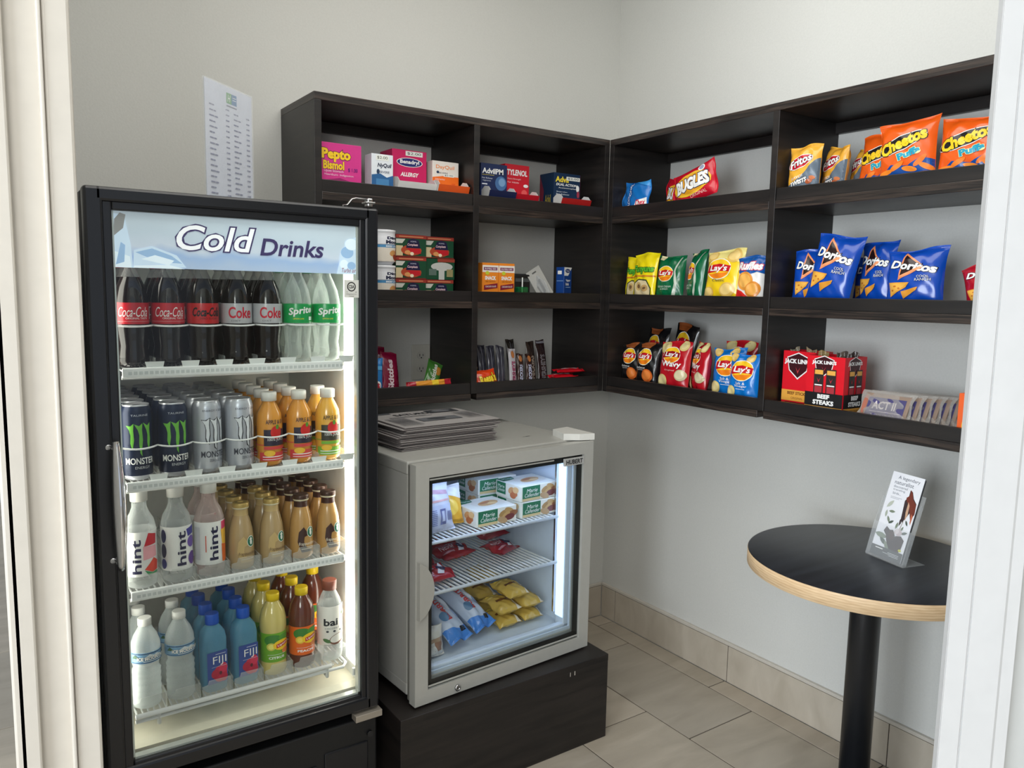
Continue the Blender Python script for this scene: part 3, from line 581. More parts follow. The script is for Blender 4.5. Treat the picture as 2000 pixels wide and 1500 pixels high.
art(b, cyl(.0335, .092), [('t', 'bai', -.1, .17, .42, .2, (40, 44, 50), {'b': .03}), ('t', 'COCONUT', -.05, .0, .45, .045, (80, 84, 90)), ('e', -.2, -.08, .04, .03, (70, 74, 80)), ('e', 0, -.08, .04, .03, (70, 74, 80)), ('e', .2, -.08, .04, .03, (70, 74, 80)), ('e', .1, -.3, .26, .14, (128, 84, 66), .25), ('e', .1, -.28, .23, .11, (240, 236, 228), .25), ('e', -.22, -.33, .12, .05, (80, 120, 70), -.4), ('e', .36, .36, .1, .06, (90, 170, 70)), ('r', -.3, -.45, .3, -.44, (90, 90, 90))], .09, .1, mx=.006)
c = G(); c.lathe([(.0185, .190), (.0190, .213), (.0178, .215)], M((150, 86, 70), .4), 24)
bai = drink('coconut_drink_bottle', [('bottle_body', a), ('label_wrap', b), ('cap', c)]); fill(bai, 6, 3, 1, 'brown-capped milky coconut drink bottle', 'bottle', 'coconut drink'); del bai['group']
bh = dup(t2, (COLX[6]+.001, -.566+.13, SZ[3]), 'yellow-capped dark iced tea bottle behind the brown-capped coconut drink'); bh['group'] = 'yellow-capped dark iced tea bottles'
for o in COL.objects:
    if 'used' in o: del o['used']

# ------------------------------------------------------------------ price list in a clear holder on the refrigerator
pl = tag(thing('sign_holder', (-1.6895, -.535, 1.601), (0, 0, math.atan2(.13, .143))), 'clear upright holder with a price list on top of the refrigerator', 'sign')
g = G(); g.box(-.0965, -.002, 0, .0965, 0, .273, ACRYL); g.box(-.0965, .0025, 0, .0965, .0045, .273, ACRYL); g.box(-.0965, -.016, .0003, .0965, .03, .0025, ACRYL); g.build('holder', pl)
g = G(); g.box(-.0945, .0004, .003, .0945, .0018, .270, M((214, 219, 232), .6))
rows = []
TL_ = (128, 132, 158)
for i in range(17):
    y = .30-.046*i; wa_, wb_ = .10+.018*(i*7 % 5), .10+.018*(i*3 % 6)
    for xx, ww, dy_ in ((-.42, wa_, 0), (.09, wb_, -.015)): rows += [('r', xx, y-.006+dy_, xx+ww*.55, y+.006+dy_, TL_), ('r', xx+ww*.62, y-.006+dy_, xx+ww, y+.006+dy_, TL_)]
    for xx, dy_ in ((-.08, 0), (.37, -.015)): rows += [('r', xx, y-.006+dy_, xx+.02, y+.006+dy_, TL_), ('r', xx+.028, y-.006+dy_, xx+.07, y+.006+dy_, TL_)]
art(g, flat((0, .0004, .137), (1, 0, 0), (0, 0, 1)), [('r', -.06, .36, .05, .45, (90, 160, 90)), ('r', .05, .36, .16, .45, (60, 120, 170)), ('t', 'H', -.005, .405, .06, .06, Wt, {'sh': .2}), ('r', .07, .42, .15, .425, Wt), ('r', .07, .40, .15, .405, Wt), ('r', -.06, .332, .16, .344, (120, 122, 140))]+rows, .189, .267, h0=.0002, dh=.00001)
g.build('price_list', pl)

# ------------------------------------------------------------------ plinth and small freezer
g = G(); g.box(-1.337, -.7285, 0, -.611, -.04, .277, WOOD, .002)
g.box(-1.3372, -.7288, .255, -.6108, -.0398, .2772, WOOD, .0015)
for px_, w_ in ((-.765, .002), (-.748, .003)): g.box(px_, -.7289, .243, px_+w_, -.7284, .256, M((190, 185, 175), .8))
pb = tag(g.build('plinth'), 'low dark wooden plinth box under the small freezer', 'plinth')
FT = math.radians(3.6); fz = thing('countertop_freezer', (-1.2805, -.70, .2772), (0, 0, FT))
tag(fz, 'small silver glass-door freezer standing on the dark plinth', 'freezer')
Z0 = .2772
def FB(g, n, par=None): 
    g.v = [(x, y, z-Z0) for x, y, z in g.v]; return g.build(n, par or fz)
FW, FD, ZTf, ZBf = .641, .56, .955, .300
fx0, fx1, fyb, fz0, fz1 = .050, .600, .50, .345, .915
g = G(); ch = .004
g.box(0, .045, fz0-.0105, fx0-.004, FD, fz1+.0045, SILVER); g.box(fx1+.004, .045, fz0-.0105, FW, FD, fz1+.0045, SILVER); g.box(0, .045, fz1+.004, FW, FD, ZTf, SILVER, ch); g.box(0, .045, ZBf, FW, FD, fz0-.01, SILVER, ch); g.box(.01, fyb+.004, fz0-.02, FW-.01, FD-.001, fz1+.02, SILVER)
FB(g, 'cabinet')
LINB = M((204, 216, 232), .35, name='freezer_liner')
g = G(); g.box(fx0-.004, .046, fz0-.01, fx0, fyb+.004, fz1+.004, LINB); g.box(fx1, .046, fz0-.01, fx1+.004, fyb+.004, fz1+.004, LINB); g.box(fx0, .046, fz0-.01, fx1, fyb, fz0, LINB); g.box(fx0, .046, fz1, fx1, fyb, fz1+.004, LINB); g.box(fx0, fyb, fz0, fx1, fyb+.004, fz1, LINB)
g.box(fx0, .050, fz0, fx1, .072, fz0+.012, LINB, .004); g.box(fx1-.022, .050, fz0, fx1, .09, fz1, LINB, .004)
FB(g, 'liner')
for x in (.572, .062):
    g = G(); g.box(x-.003, .088, fz0+.04, x+.003, .096, fz1-.02, STEEL); FB(g, 'shelf_standard')
g = G(); g.box(.002, .030, ZBf-.012, .036, .046, ZTf-.006, SILVD, .003); g.box(FW-.036, .030, ZBf-.012, FW-.002, .046, ZTf-.006, SILVD, .003); g.box(.03, .030, fz1+.002, FW-.03, .046, ZTf-.006, SILVD, .003); g.box(.03, .030, ZBf-.012, FW-.03, .046, fz0-.012, SILVD, .003); FB(g, 'door_gasket')
g = G(); a0, a1, b0, b1 = 0, .641, .284, .952; m0, m1, n0, n1 = .041, .602, .322, .915; yd = .030
g.prism([(a0, b0), (m0, n0), (m0, n1), (a0, b1)], 0, yd, SILVER, 'y'); g.prism([(a1, b1), (m1, n1), (m1, n0), (a1, b0)], 0, yd, SILVER, 'y')
g.prism([(a0, b1), (m0, n1), (m1, n1), (a1, b1)], 0, yd, SILVER, 'y'); g.prism([(a1, b0), (m1, n0), (m0, n0), (a0, b0)], 0, yd, SILVER, 'y')
fd = FB(g, 'door')
g = G(); g.box(m0, .006, n0, m1, .009, n1, GLASS); FB(g, 'glass_pane', fd)
g = G(); FR = M((10, 12, 16), .3); yq = .0095
for q in ((m0, n0, m0+.016, n1), (m1-.022, n0, m1, n1), (m0, n1-.020, m1, n1), (m0, n0, m1, n0+.022)): g.box(q[0], yq, q[1], q[2], yq+.001, q[3], FR)
g.box(m0+.004, .003, n1-.0085, m1-.12, .0055, n1-.0045, SILVER); g.box(m0+.004, .003, n0+.006, m1-.004, .0055, n0+.010, SILVER)
def dots(xa, za, xb, zb, nx, nz):
    L_ = math.hypot(xb-xa, zb-za); n = int(L_/.0042)
    for r_ in range(3):
        for i in range(n):
            t = (i+.5*(r_ % 2))/n; x = xa+(xb-xa)*t+nx*r_*.003; z = za+(zb-za)*t+nz*r_*.003; s_ = .00125-.0003*r_
            g.add([(x-s_, yq, z), (x, yq, z-s_), (x+s_, yq, z), (x, yq, z+s_)], [(0, 1, 2, 3)], FR)
dots(m0+.0175, n0+.02, m0+.0175, n1-.02, 1, 0); dots(m1-.0235, n0+.02, m1-.0235, n1-.02, -1, 0); dots(m0+.016, n1-.0215, m1-.02, n1-.0215, 0, -1); dots(m0+.016, n0+.0235, m1-.02, n0+.0235, 0, 1)
FB(g, 'glass_border', fd)
g = G(); pts = [(.004+.046*math.sin(PI*i/16)**.6 if 0 < i < 16 else .004, .692-.160*i/16) for i in range(17)]
g.prism([(0.004, .532)]+[(x, z) for x, z in reversed(pts)]+[(.004, .692)], -.016, 0, M((166, 165, 158), .4), 'y'); FB(g, 'handle', fd)
g = G(); g.lathe([(.0095, 0), (.0095, .004), (.007, .006), (.0045, .006), (.0045, .004)], STEEL, 20); g.box(-.003, -.0008, .004, .003, .0008, .0045, M(Bk)); g.v = [(x+.138, -z, y+.300) for x, y, z in g.v]; FB(g, 'lock', fd)
g = G(); g.box(.519, -.003, .886, .600, 0.004, .909, M((205, 206, 204), .3, metal=.4), .001); art(g, flat((.5595, -.003, .8975), (1, 0, 0), (0, 0, 1)), [('t', 'HUBERT', 0, 0, .84, .62, Bk, {'b': .03})], .081, .023); FB(g, 'badge', fd)
g = G(); g.prism([(.585, .13), (.56, .05), (.600, .02), (.648, .004), (.648, .022), (.655, .14)], ZTf, ZTf+.020, M((222, 222, 216), .4)); g.v[:] = g.v; g.lathe([(.004, ZTf-.004), (.004, ZTf+.002)], STEEL, 12); g.v[-24:] = [(x+.634, y+.016, z) for x, y, z in g.v[-24:]]; FB(g, 'hinge_cover')
for x, y in ((.05, .07), (.59, .06), (.05, .5), (.59, .5)):
    g = G(); g.lathe([(.020, Z0), (.020, Z0+.004), (.012, Z0+.006), (.006, Z0+.007), (.006, ZBf+.002)], STEEL, 18); g.v = [(a+x, b+y, z) for a, b, z in g.v]; FB(g, 'foot')
g = G(); art(g, flat((.50, .16, ZTf), (1, 0, 0), (0, 1, 0)), [('r', -.5, -.1, -.2, .1, (90, 90, 88)), ('r', -.1, -.25, .5, .3, (110, 110, 106))], .03, .012); FB(g, 'sticker')
for zs in (.712, .563):
    g = G(); g.tube([(fx0+.004, .074, zs-.006), (fx1-.036, .074, zs-.006)], .0055, WIRE, 8); g.tube([(fx0+.004, .46, zs-.006), (fx1-.036, .46, zs-.006)], .003, WIRE, 6)
    for k in range(30): x = fx0+.010+.0168*k; g.box(x-.0028, .074, zs-.004, x+.0028, .46, zs-.001, WIRE)
    FB(g, 'shelf')
g = G(); LB = M((196, 218, 255), .5, emit=14, name='freezer_lamp_diffuser'); g.box(fx0+.03, .052, fz1-.010, fx1-.03, .066, fz1-.002, LB, .001); g.box(fx1-.0236, .052, fz0+.03, fx1-.0222, .088, fz1-.03, M((186, 212, 250), .5, emit=1.1, name='freezer_side_glow'), .0005); FB(g, 'lamp_strip')
def fw_(x, y, z=0): c_, s_ = math.cos(FT), math.sin(FT); return (-1.2805+x*c_-y*s_, -.70+x*s_+y*c_, z)

# ------------------------------------------------------------------ soft packs, cartons and the printing on them
def bag(w, h, t, col, items, seed=0, lift=0., side=False, wr=1.6, rough=.24, back=None, crimp=True, name='chip_bag', rag=1.0):
    """pillow pack: seals at top and bottom (or left and right); origin at the middle of the bottom edge; front faces -y"""
    R = random.Random(seed); g = G(); m = M(col, rough, coat=.35) if not hasattr(col, 'name') else col
    if side: nu, nv = 30, 24
    else: nu, nv = 24, 30
    ph = [R.uniform(0, 6.28) for _ in range(10)]; k1 = [R.uniform(30, 75)*.12/max(w, .05) for _ in range(4)]; tw = R.uniform(-1, 1); tw2 = R.uniform(-1, 1)
    def bul(a, b):
        # a across the seals' direction 0..1 , b along (towards a seal) 0..1 ; both absolute
        return (max(0, 1-a**2.6))**.55*(max(0, 1-min(1, b/.93)**3.0))**.75
    def pos(u, v, hh, sgn=1):
        A, B_ = (2*u/w, 2*v/h); a, b = (B_, A) if side else (A, B_)
        q = bul(min(1, abs(a)), min(1, abs(b))); d = t/2*q
        wk = 0.
        for i in range(4): wk += math.sin(k1[i]*(v if side else u)*2.2+ph[i]+(1.5 if b > 0 else 0)+b*1.3*(i-1.5))*(.25 if i > 1 else .5)
        d += wr*.0022*wk*(abs(b)**2)*min(1, q*3+.15)
        d += wr*.0012*math.sin(9*a+ph[5]+4*b)*math.sin(7*b+ph[6])*min(1, q*2)
        off = .10*t*tw*(max(0, b)**3)*a+.10*t*tw2*(max(0, -b)**3)*a+rag*.004*math.sin(5*a+ph[7])*max(0, abs(b)-.7)/.3
        sh = 1-.075*(1-abs(b)**3)*min(1, t/.03)
        du = dv = 0
        if side: x = u; z = v*sh; x += rag*.0035*math.sin(3.1*a+ph[8])*abs(b)**6*(1 if b > 0 else -1)
        else: x = u*sh; z = v; z += rag*(.004*math.sin(2.6*a+ph[8])+.006*tw*a)*max(0, b)**6
        return (x, -(sgn*d+hh)+off, z+h/2)
    for sgn in (1, -1):
        P = []; F = []
        for j in range(nv+1):
            for i in range(nu+1): P.append(pos(-w/2+w*i/nu, -h/2+h*j/nv, 0, sgn))
        for j in range(nv):
            for i in range(nu):
                q = (j*(nu+1)+i, j*(nu+1)+i+1, (j+1)*(nu+1)+i+1, (j+1)*(nu+1)+i); F.append(q if sgn > 0 else tuple(reversed(q)))
        g.add(P, F, m if (sgn > 0 or not back) else M(back, rough, coat=.3), True)
    if crimp:
        c2 = tuple(min(255, int(x*1.12+10)) for x in (col if isinstance(col, tuple) else (200, 200, 200)))
        lines = [('r', -.49, s_*.485-.004, .49, s_*.485+.004, c2) for s_ in (1,)]+[('r', -.49, s_*.455-.003, .49, s_*.455+.003, c2) for s_ in (1,)]
        if side: lines = [(l[0], l[2], l[1], l[4], l[3], l[5]) for l in lines]
        items = lines+list(items)
    art(g, lambda u, v, hh: pos(max(-w/2, min(w/2, u)), max(-h/2, min(h/2, v*(1-lift)+h*lift/2)), hh), items, w, h, h0=.0009, dh=.00014, mx=.0055, rough=rough)
    return g
def chip(cx, cy, r, q=0., c=(226, 186, 96), c2=(240, 208, 130), k=.75):
    return [('e', cx, cy, r, r*k, c, q), ('e', cx-.01, cy+.01, r*.78, r*.55*k/.75, c2, q)]
def lays(cx, cy, s, ban=(196, 22, 34)):
    return [('e', cx, cy, .30*s, .20*s, Wt), ('e', cx, cy, .285*s, .187*s, (250, 200, 40)), ('p', [(cx-.24*s, cy-.10*s), (cx+.26*s, cy-.06*s), (cx+.12*s, cy-.17*s), (cx-.1*s, cy-.175*s)], (240, 130, 30)),
        ('p', [(cx-.29*s, cy-.085*s), (cx-.27*s, cy+.06*s), (cx, cy+.10*s), (cx+.29*s, cy+.06*s), (cx+.27*s, cy-.05*s), (cx, cy-.04*s)], ban), ('t', "Lay's", cx, cy+.005*s, .44*s, .15*s, Wt, {'sh': .15, 'b': .03})]
K = {}
K['chex'] = dict(c=(24, 112, 190), side=True, it=[('r', -.22, -.5, -.08, .5, (16, 78, 150)), ('t', 'TRADITIONAL', -.15, 0, .085, .9, (225, 232, 240), {'vert': 1}), ('p', [(.05, -.42), (.1, -.12), (.44, -.02), (.46, -.3), (.3, -.42)], Wt), ('t', 'Chex', .26, -.17, .32, .2, (214, 40, 70), {'b': .03, 'rot': .12}), ('t', 'MIX', .28, -.36, .18, .14, Bk, {'b': .04}), ('p', [(-.05, .5), (.5, .5), (.5, .3), (.2, .4)], (60, 150, 220))])
K['bugles'] = dict(c=(200, 20, 44), side=True, it=[('e', -.0, .0, .42, .33, (240, 190, 50)), ('e', .02, .0, .38, .27, (226, 160, 40)), ('t', 'BUGLES', .02, .02, .72, .38, Wt, {'b': .06, 'ol': [((24, 30, 70), .11)]}), ('t', 'ORIGINAL', .14, -.36, .36, .09, (240, 200, 190)), ('e', .26, .34, .07, .09, Wt), ('e', .26, .34, .05, .065, (150, 160, 190))])
K['fritos'] = dict(c=(240, 176, 60), it=[('p', [(-.5, -.5), (.5, -.5), (.5, .16), (.38, .1), (.12, -.16), (-.2, -.34), (-.5, -.4)], (98, 112, 126)), ('e', -.04, .1, .40, .145, Wt, .35), ('e', -.04, .1, .38, .13, (196, 26, 40), .35), ('t', 'Fritos', -.04, .12, .72, .19, Wt, {'sh': .25, 'rot': .35, 'b': .03, 'ol': [((60, 20, 30), .07)]}), ('t', 'FLAVOR', -.1, -.24, .4, .06, Wt, {'sh': .2, 'rot': .25}), ('t', 'TWISTS', -.04, -.35, .56, .1, Wt, {'sh': .2, 'b': .05, 'rot': .22, 'ol': [(Bk, .1)]})]+[('e', .28, -.36, .1, .05, (176, 90, 50), .5), ('e', .36, -.28, .08, .04, (196, 110, 60), -.4)])
K['cheetos'] = dict(c=(238, 96, 24), it=[('e', -.05, .07, .46, .14, Wt, .3), ('e', -.05, .07, .445, .125, Bk, .3), ('t', 'Cheetos', -.03, .09, .84, .23, (250, 206, 40), {'rot': .3, 'b': .05, 'sh': .1, 'ol': [(Bk, .1)]}), ('t', 'Puffs', .1, -.14, .4, .13, (40, 160, 190), {'rot': .25, 'b': .06, 'ol': [((240, 240, 170), .1)]}), ('p', [(-.45, -.5), (-.2, -.3), (.1, -.36), (.3, -.24), (.5, -.3), (.5, -.5)], (20, 74, 150))]+[('e', x, y, .14, .045, c_, q) for x, y, q, c_ in ((-.1, -.34, .6, (240, 130, 40)), (.12, -.42, -.3, (246, 144, 50)), (.3, -.3, .8, (236, 120, 36)), (-.32, -.42, .1, (246, 140, 44)), (.4, -.42, -.6, (240, 130, 40)))])
K['funyuns'] = dict(c=(244, 222, 20), it=[('t', 'Funyuns', .0, .1, .88, .2, (90, 180, 50), {'b': .05, 'ol': [((20, 60, 30), .1)]}), ('r', -.5, -.07, .5, -.035, (210, 130, 40)), ('p', [(-.36, -.5), (-.34, -.2), (-.1, -.12), (.24, -.14), (.42, -.34), (.4, -.5)], (60, 74, 40)), ('p', [(-.32, -.5), (-.3, -.22), (-.1, -.15), (.22, -.17), (.38, -.35), (.36, -.5)], (222, 204, 160)), ('e', -.1, -.3, .12, .1, (200, 170, 110)), ('e', -.1, -.3, .06, .05, (120, 90, 60)), ('e', .16, -.34, .13, .08, (190, 156, 100), .6), ('e', .16, -.34, .06, .03, (110, 84, 56), .6)])
K['laysgreen'] = dict(c=(10, 104, 64), it=lays(-.1, .04, 1.0)+[('p', [(.2, -.5), (.28, -.2), (.22, .1), (.34, .45), (.38, .45), (.28, .1), (.36, -.2), (.3, -.5)], (196, 206, 190)), ('t', 'SOUR CREAM', -.08, -.28, .5, .045, (220, 236, 220)), ('t', '& ONION', -.08, -.34, .3, .04, (220, 236, 220)), ('p', [(-.4, .5), (-.2, .5), (-.26, .38), (-.42, .4)], (236, 226, 180))])
K['laysyellow'] = dict(c=(246, 208, 30), it=[('p', [(-.5, .5), (.5, .5), (.5, .22), (.1, .3), (-.5, .24)], (240, 224, 140))]+chip(-.3, .38, .16, .3)+chip(.28, .36, .18, -.4)+lays(-.06, .08, 1.15)+[('t', 'Classic', -.02, -.16, .36, .06, (80, 80, 70))]+chip(.22, -.36, .2, .5)+chip(-.3, -.42, .16, 0))
K['ruffles'] = dict(c=(236, 234, 230), it=[('p', [(-.5, .5), (.5, .5), (.5, .08), (.3, .12), (.1, .07), (-.1, .12), (-.3, .07), (-.5, .12)], (20, 84, 160)), ('t', 'Ruffles', 0, .26, .9, .2, Wt, {'b': .05, 'sh': .15, 'ol': [((200, 24, 40), .11)]})]+chip(-.1, -.1, .3, .2, (226, 150, 60), (240, 180, 90))+chip(.2, -.3, .26, -.3, (220, 140, 54), (238, 172, 84))+[('p', [(-.5, -.5), (.1, -.5), (-.2, -.34), (-.46, -.28)], (214, 40, 36))])
K['doritos'] = dict(c=(12, 72, 176), it=[('p', [(-.16, .44), (.24, .12), (-.22, -.12)], (240, 150, 100)), ('p', [(-.135, .38), (.19, .12), (-.185, -.06)], (40, 22, 24)), ('t', 'Doritos', .02, .14, .82, .16, Wt, {'b': .04, 'sh': .12, 'rot': -.16, 'ol': [(Bk, .085)]}), ('p', [(-.2, -.08), (.16, .08), (.2, .12), (.14, .13), (-.19, -.04)], (246, 160, 110)), ('t', 'COOL', .22, -.06, .2, .045, (230, 235, 245), {'ol': [(Bk, .05)]}), ('t', 'RANCH', .22, -.12, .26, .05, (230, 235, 245), {'ol': [(Bk, .05)]}),
    ('p', [(-.4, -.16), (.0, -.17), (-.06, -.26), (-.34, -.44)], (226, 160, 60)), ('p', [(-.37, -.18), (-.04, -.185), (-.1, -.25), (-.33, -.41)], (238, 178, 76)), ('p', [(-.14, -.34), (.16, -.26), (.14, -.32), (-.1, -.48)], (220, 150, 54)), ('e', -.26, -.24, .03, .015, (196, 110, 40)), ('e', -.18, -.28, .02, .015, (196, 110, 40)), ('e', -.3, -.32, .02, .015, (190, 100, 40))])
K['doritosred'] = dict(c=(176, 20, 40), it=K['doritos']['it'])
K['bbq'] = dict(c=(20, 20, 22), rough=.22, it=lays(-.04, .14, 1.1)+[('t', 'Barbecue', -.14, -.14, .42, .055, Wt), ('t', 'FLAVORED', -.14, -.2, .26, .03, (200, 200, 200)), ('p', [(-.4, .5), (.2, .5), (.1, .36), (-.3, .38)], (150, 80, 40))]+chip(.16, -.33, .22, .5, (206, 100, 40), (226, 130, 60)))
K['wavy'] = dict(c=(186, 22, 36), it=chip(-.3, .36, .2, .3, (220, 200, 130), (236, 220, 160))+chip(.3, .4, .15, -.3, (220, 200, 130), (236, 220, 160))+lays(-.02, .18, .95, (150, 16, 30))+[('t', 'Wavy', .0, -.04, .66, .16, Wt, {'b': .03}), ('t', 'Original', -.04, -.17, .34, .04, (240, 200, 190))]+chip(.32, -.26, .17, .6, (200, 190, 150), (224, 214, 176))+chip(-.28, -.42, .2, -.2, (222, 200, 130), (236, 220, 160)))
K['laysblue'] = dict(c=(14, 116, 200), it=chip(-.34, .4, .14, .3)+chip(.2, .4, .14, -.3)+lays(.02, .1, 1.25)+[('t', 'Salt &', .02, -.2, .3, .06, Wt), ('t', 'Vinegar', .04, -.27, .42, .07, Wt), ('r', -.1, -.34, .2, -.33, Wt)]+chip(-.3, -.4, .18, .2, (226, 206, 130), (240, 222, 160)))
sfx = {}
def put(name, parts, loc, rot, label, cat, group=None):
    if len(parts) == 1: o = parts[0][1].build(name)
    else:
        o = thing(name)
        for n_, gg in parts: gg.build(n_, o)
    o.location = loc; o.rotation_euler = rot; tag(o, label, cat, group); return o
def rbag(kind, y, z0, w, h, label, x=-.17, t=.045, roll=0, yaw=0, lean=6, seed=1, group=None):
    x = max(x-.035, -.256+t*.5); y += .018
    k = K[kind]; g = bag(w, h, t, k['c'], k['it'], seed, 0. if k.get('side') else .16, k.get('side', False), back=k.get('back'), rough=k.get('rough', .23))
    o = g.build('chip_bag'); o.location = (x, y, z0+.0022+abs(math.sin(math.radians(roll)))*w*.45+t*.1*math.sin(math.radians(abs(lean)))); o.rotation_euler = (math.radians(-lean), math.radians(-roll), math.radians(-90+yaw)); return tag(o, label, 'chips', group)
Z1, Z2, Z3 = 1.686, 1.374, 1.067
rbag('chex', -.393, Z1, .132, .125, 'bright blue snack mix bag lying sideways on the top right shelf', x=-.25, t=.030, seed=3, yaw=0, lean=10)
rbag('bugles', -.520, Z1, .150, .115, 'red corn snack bag behind the tilted red one, top right shelf', x=-.125, t=.03, seed=5, yaw=-8, roll=-8)
rbag('bugles', -.672, Z1, .190, .125, 'front red corn snack bag tilted upward on the top right shelf', x=-.19, t=.04, seed=6, roll=16, lean=8)
rbag('fritos', -1.084, Z1, .108, .150, 'orange and grey corn twist bag, leftmost beside the divider', x=-.20, seed=7, yaw=0, roll=2)
rbag('fritos', -1.135, Z1, .105, .148, 'orange and grey corn twist bag, middle of three', x=-.135, seed=8, yaw=-22)
rbag('fritos', -1.178, Z1, .10, .142, 'orange and grey corn twist bag, hindmost of three and half hidden', x=-.075, seed=9, yaw=-35)
rbag('cheetos', -1.270, Z1, .135, .165, 'orange cheese puff bag, leftmost, behind the middle one', x=-.13, t=.05, seed=10, yaw=-8)
rbag('cheetos', -1.385, Z1, .155, .168, 'orange cheese puff bag, middle and foremost of three', x=-.205, t=.05, seed=11, roll=4)
rbag('cheetos', -1.525, Z1, .155, .160, 'orange cheese puff bag, rightmost, cut by the white door trim', x=-.18, t=.05, seed=12)
rbag('funyuns', -.379, Z2, .108, .170, 'yellow onion ring bag, left of the two', x=-.17, seed=13, yaw=6, t=.04)
rbag('funyuns', -.452, Z2, .115, .178, 'yellow onion ring bag, right of the two', x=-.205, seed=14, yaw=0, t=.04)
rbag('laysgreen', -.548, Z2, .120, .168, 'dark green chip bag, left of the two', x=-.17, seed=15, yaw=8, t=.05)
rbag('laysgreen', -.664, Z2, .110, .180, 'dark green chip bag, right of the two', x=-.17, seed=16, yaw=-25, t=.05)
rbag('laysyellow', -.800, Z2, .150, .178, 'yellow classic chip bag on the middle right shelf', x=-.19, seed=17, t=.05)
rbag('ruffles', -.916, Z2, .100, .155, 'white and blue ridged chip bag against the divider', x=-.215, seed=18, yaw=4, t=.04)
rbag('doritos', -1.096, Z2, .120, .170, 'blue tortilla chip bag, leftmost against the divider', x=-.15, seed=19, yaw=12, t=.05)
rbag('doritos', -1.175, Z2, .142, .198, 'tallest blue tortilla chip bag, tilted, second from the left', x=-.20, seed=20, roll=-9, t=.055)
rbag('doritos', -1.285, Z2, .115, .185, 'blue tortilla chip bag wedged behind between two others', x=-.13, seed=21, yaw=-12, t=.05, roll=3)
rbag('doritos', -1.235, Z2, .120, .150, 'lowest blue tortilla chip bag, almost hidden at the back', x=-.075, seed=26, yaw=-5, t=.03)
rbag('doritos', -1.425, Z2, .155, .158, 'blue tortilla chip bag, rightmost of the group', x=-.195, seed=22, t=.06, roll=2)
rbag('doritosred', -1.615, Z2, .130, .115, 'red tortilla chip bag cut off by the white door trim', x=-.18, seed=23, roll=14, t=.05)
rbag('bbq', -.377, Z3, .108, .158, 'black barbecue chip bag, leftmost of the front pair', x=-.175, seed=24, yaw=4, t=.05)
rbag('bbq', -.479, Z3, .112, .165, 'black barbecue chip bag, right of the front pair', x=-.195, seed=25, yaw=2, t=.05)
rbag('bbq', -.40, Z3, .125, .215, 'black chip bag standing behind the front pair', x=-.08, seed=27, yaw=-10, t=.05)
rbag('bbq', -.52, Z3, .125, .235, 'tallest black chip bag, upright at the back wall', x=-.06, seed=28, yaw=-5, t=.04)
rbag('wavy', -.608, Z3, .138, .180, 'red wavy chip bag, left of the two in front', x=-.195, seed=29, yaw=3, t=.05)
rbag('wavy', -.705, Z3, .115, .182, 'red wavy chip bag, right of the two in front', x=-.175, seed=30, yaw=-28, t=.05)
rbag('wavy', -.78, Z3, .135, .190, 'dark red chip bag half hidden behind the bright blue ones', x=-.07, seed=31, yaw=0, t=.04)
rbag('laysblue', -.815, Z3, .118, .170, 'bright blue vinegar chip bag, left of the two', x=-.165, seed=32, yaw=6, t=.045)
rbag('laysblue', -.908, Z3, .120, .160, 'bright blue vinegar chip bag, right of the two', x=-.215, seed=33, yaw=0, t=.045)
# jerky cartons
def carton(w, d, h, col, front, side=(), top=(), sidecol=None, open_top=False, name='carton'):
    g = G(); m = M(col, .4)
    if not open_top: g.box(-w/2, 0, 0, w/2, d, h, m, .0012)
    else:
        th = .0015; g.box(-w/2, 0, 0, w/2, th, h, m); g.box(-w/2, d-th, 0, w/2, d, h, m); g.box(-w/2, th, 0, -w/2+th, d-th, h, m); g.box(w/2-th, th, 0, w/2, d-th, h, m); g.box(-w/2, 0, 0, w/2, d, th, m)
    art(g, flat((0, 0, h/2), (1, 0, 0), (0, 0, 1)), front, w*.995, h*.995)
    if side:
        art(g, flat((w/2, d/2, h/2), (0, 1, 0), (0, 0, 1)), side, d*.995, h*.995); art(g, flat((-w/2, d/2, h/2), (0, -1, 0), (0, 0, 1)), side, d*.995, h*.995)
    if top: art(g, flat((0, d/2, h), (1, 0, 0), (0, 1, 0)), top, w*.995, d*.995)
    return g
jr = (222, 16, 36)
shield = lambda cx, cy, s: [('p', [(cx-.3*s, cy+.10*s), (cx, cy+.17*s), (cx+.3*s, cy+.10*s), (cx+.24*s, cy-.08*s), (cx, cy-.2*s), (cx-.24*s, cy-.08*s)], Wt), ('p', [(cx-.28*s, cy+.09*s), (cx, cy+.155*s), (cx+.28*s, cy+.09*s), (cx+.22*s, cy-.07*s), (cx, cy-.18*s), (cx-.22*s, cy-.07*s)], (60, 10, 20)), ('t', "JACK LINK'S", cx, cy+.04*s, .72*s, .08*s, Wt, {'b': .05}), ('p', [(cx-.06*s, cy-.03*s), (cx, cy-.12*s), (cx+.06*s, cy-.03*s), (cx, cy-.09*s)], (200, 60, 70))]
g = carton(.108, .085, .182, jr, shield(-.02, .28, 1.2)+[('r', -.5, -.32, .5, -.14, (232, 168, 70)), ('t', 'BEEF STICKS', 0, -.19, .62, .05, (110, 60, 20), {'b': .03}), ('t', 'ORIGINAL', 0, -.27, .38, .035, (120, 70, 30)), ('r', -.38, -.39, .4, -.34, Bk), ('t', 'PROTEIN SNACK', .0, -.365, .6, .025, Wt)], open_top=True)
put('jerky_carton', [('carton', g)], (-.205, -1.068, Z3+.0003), (0, 0, math.radians(-90)), 'red open carton of beef sticks against the shelf divider', 'box')
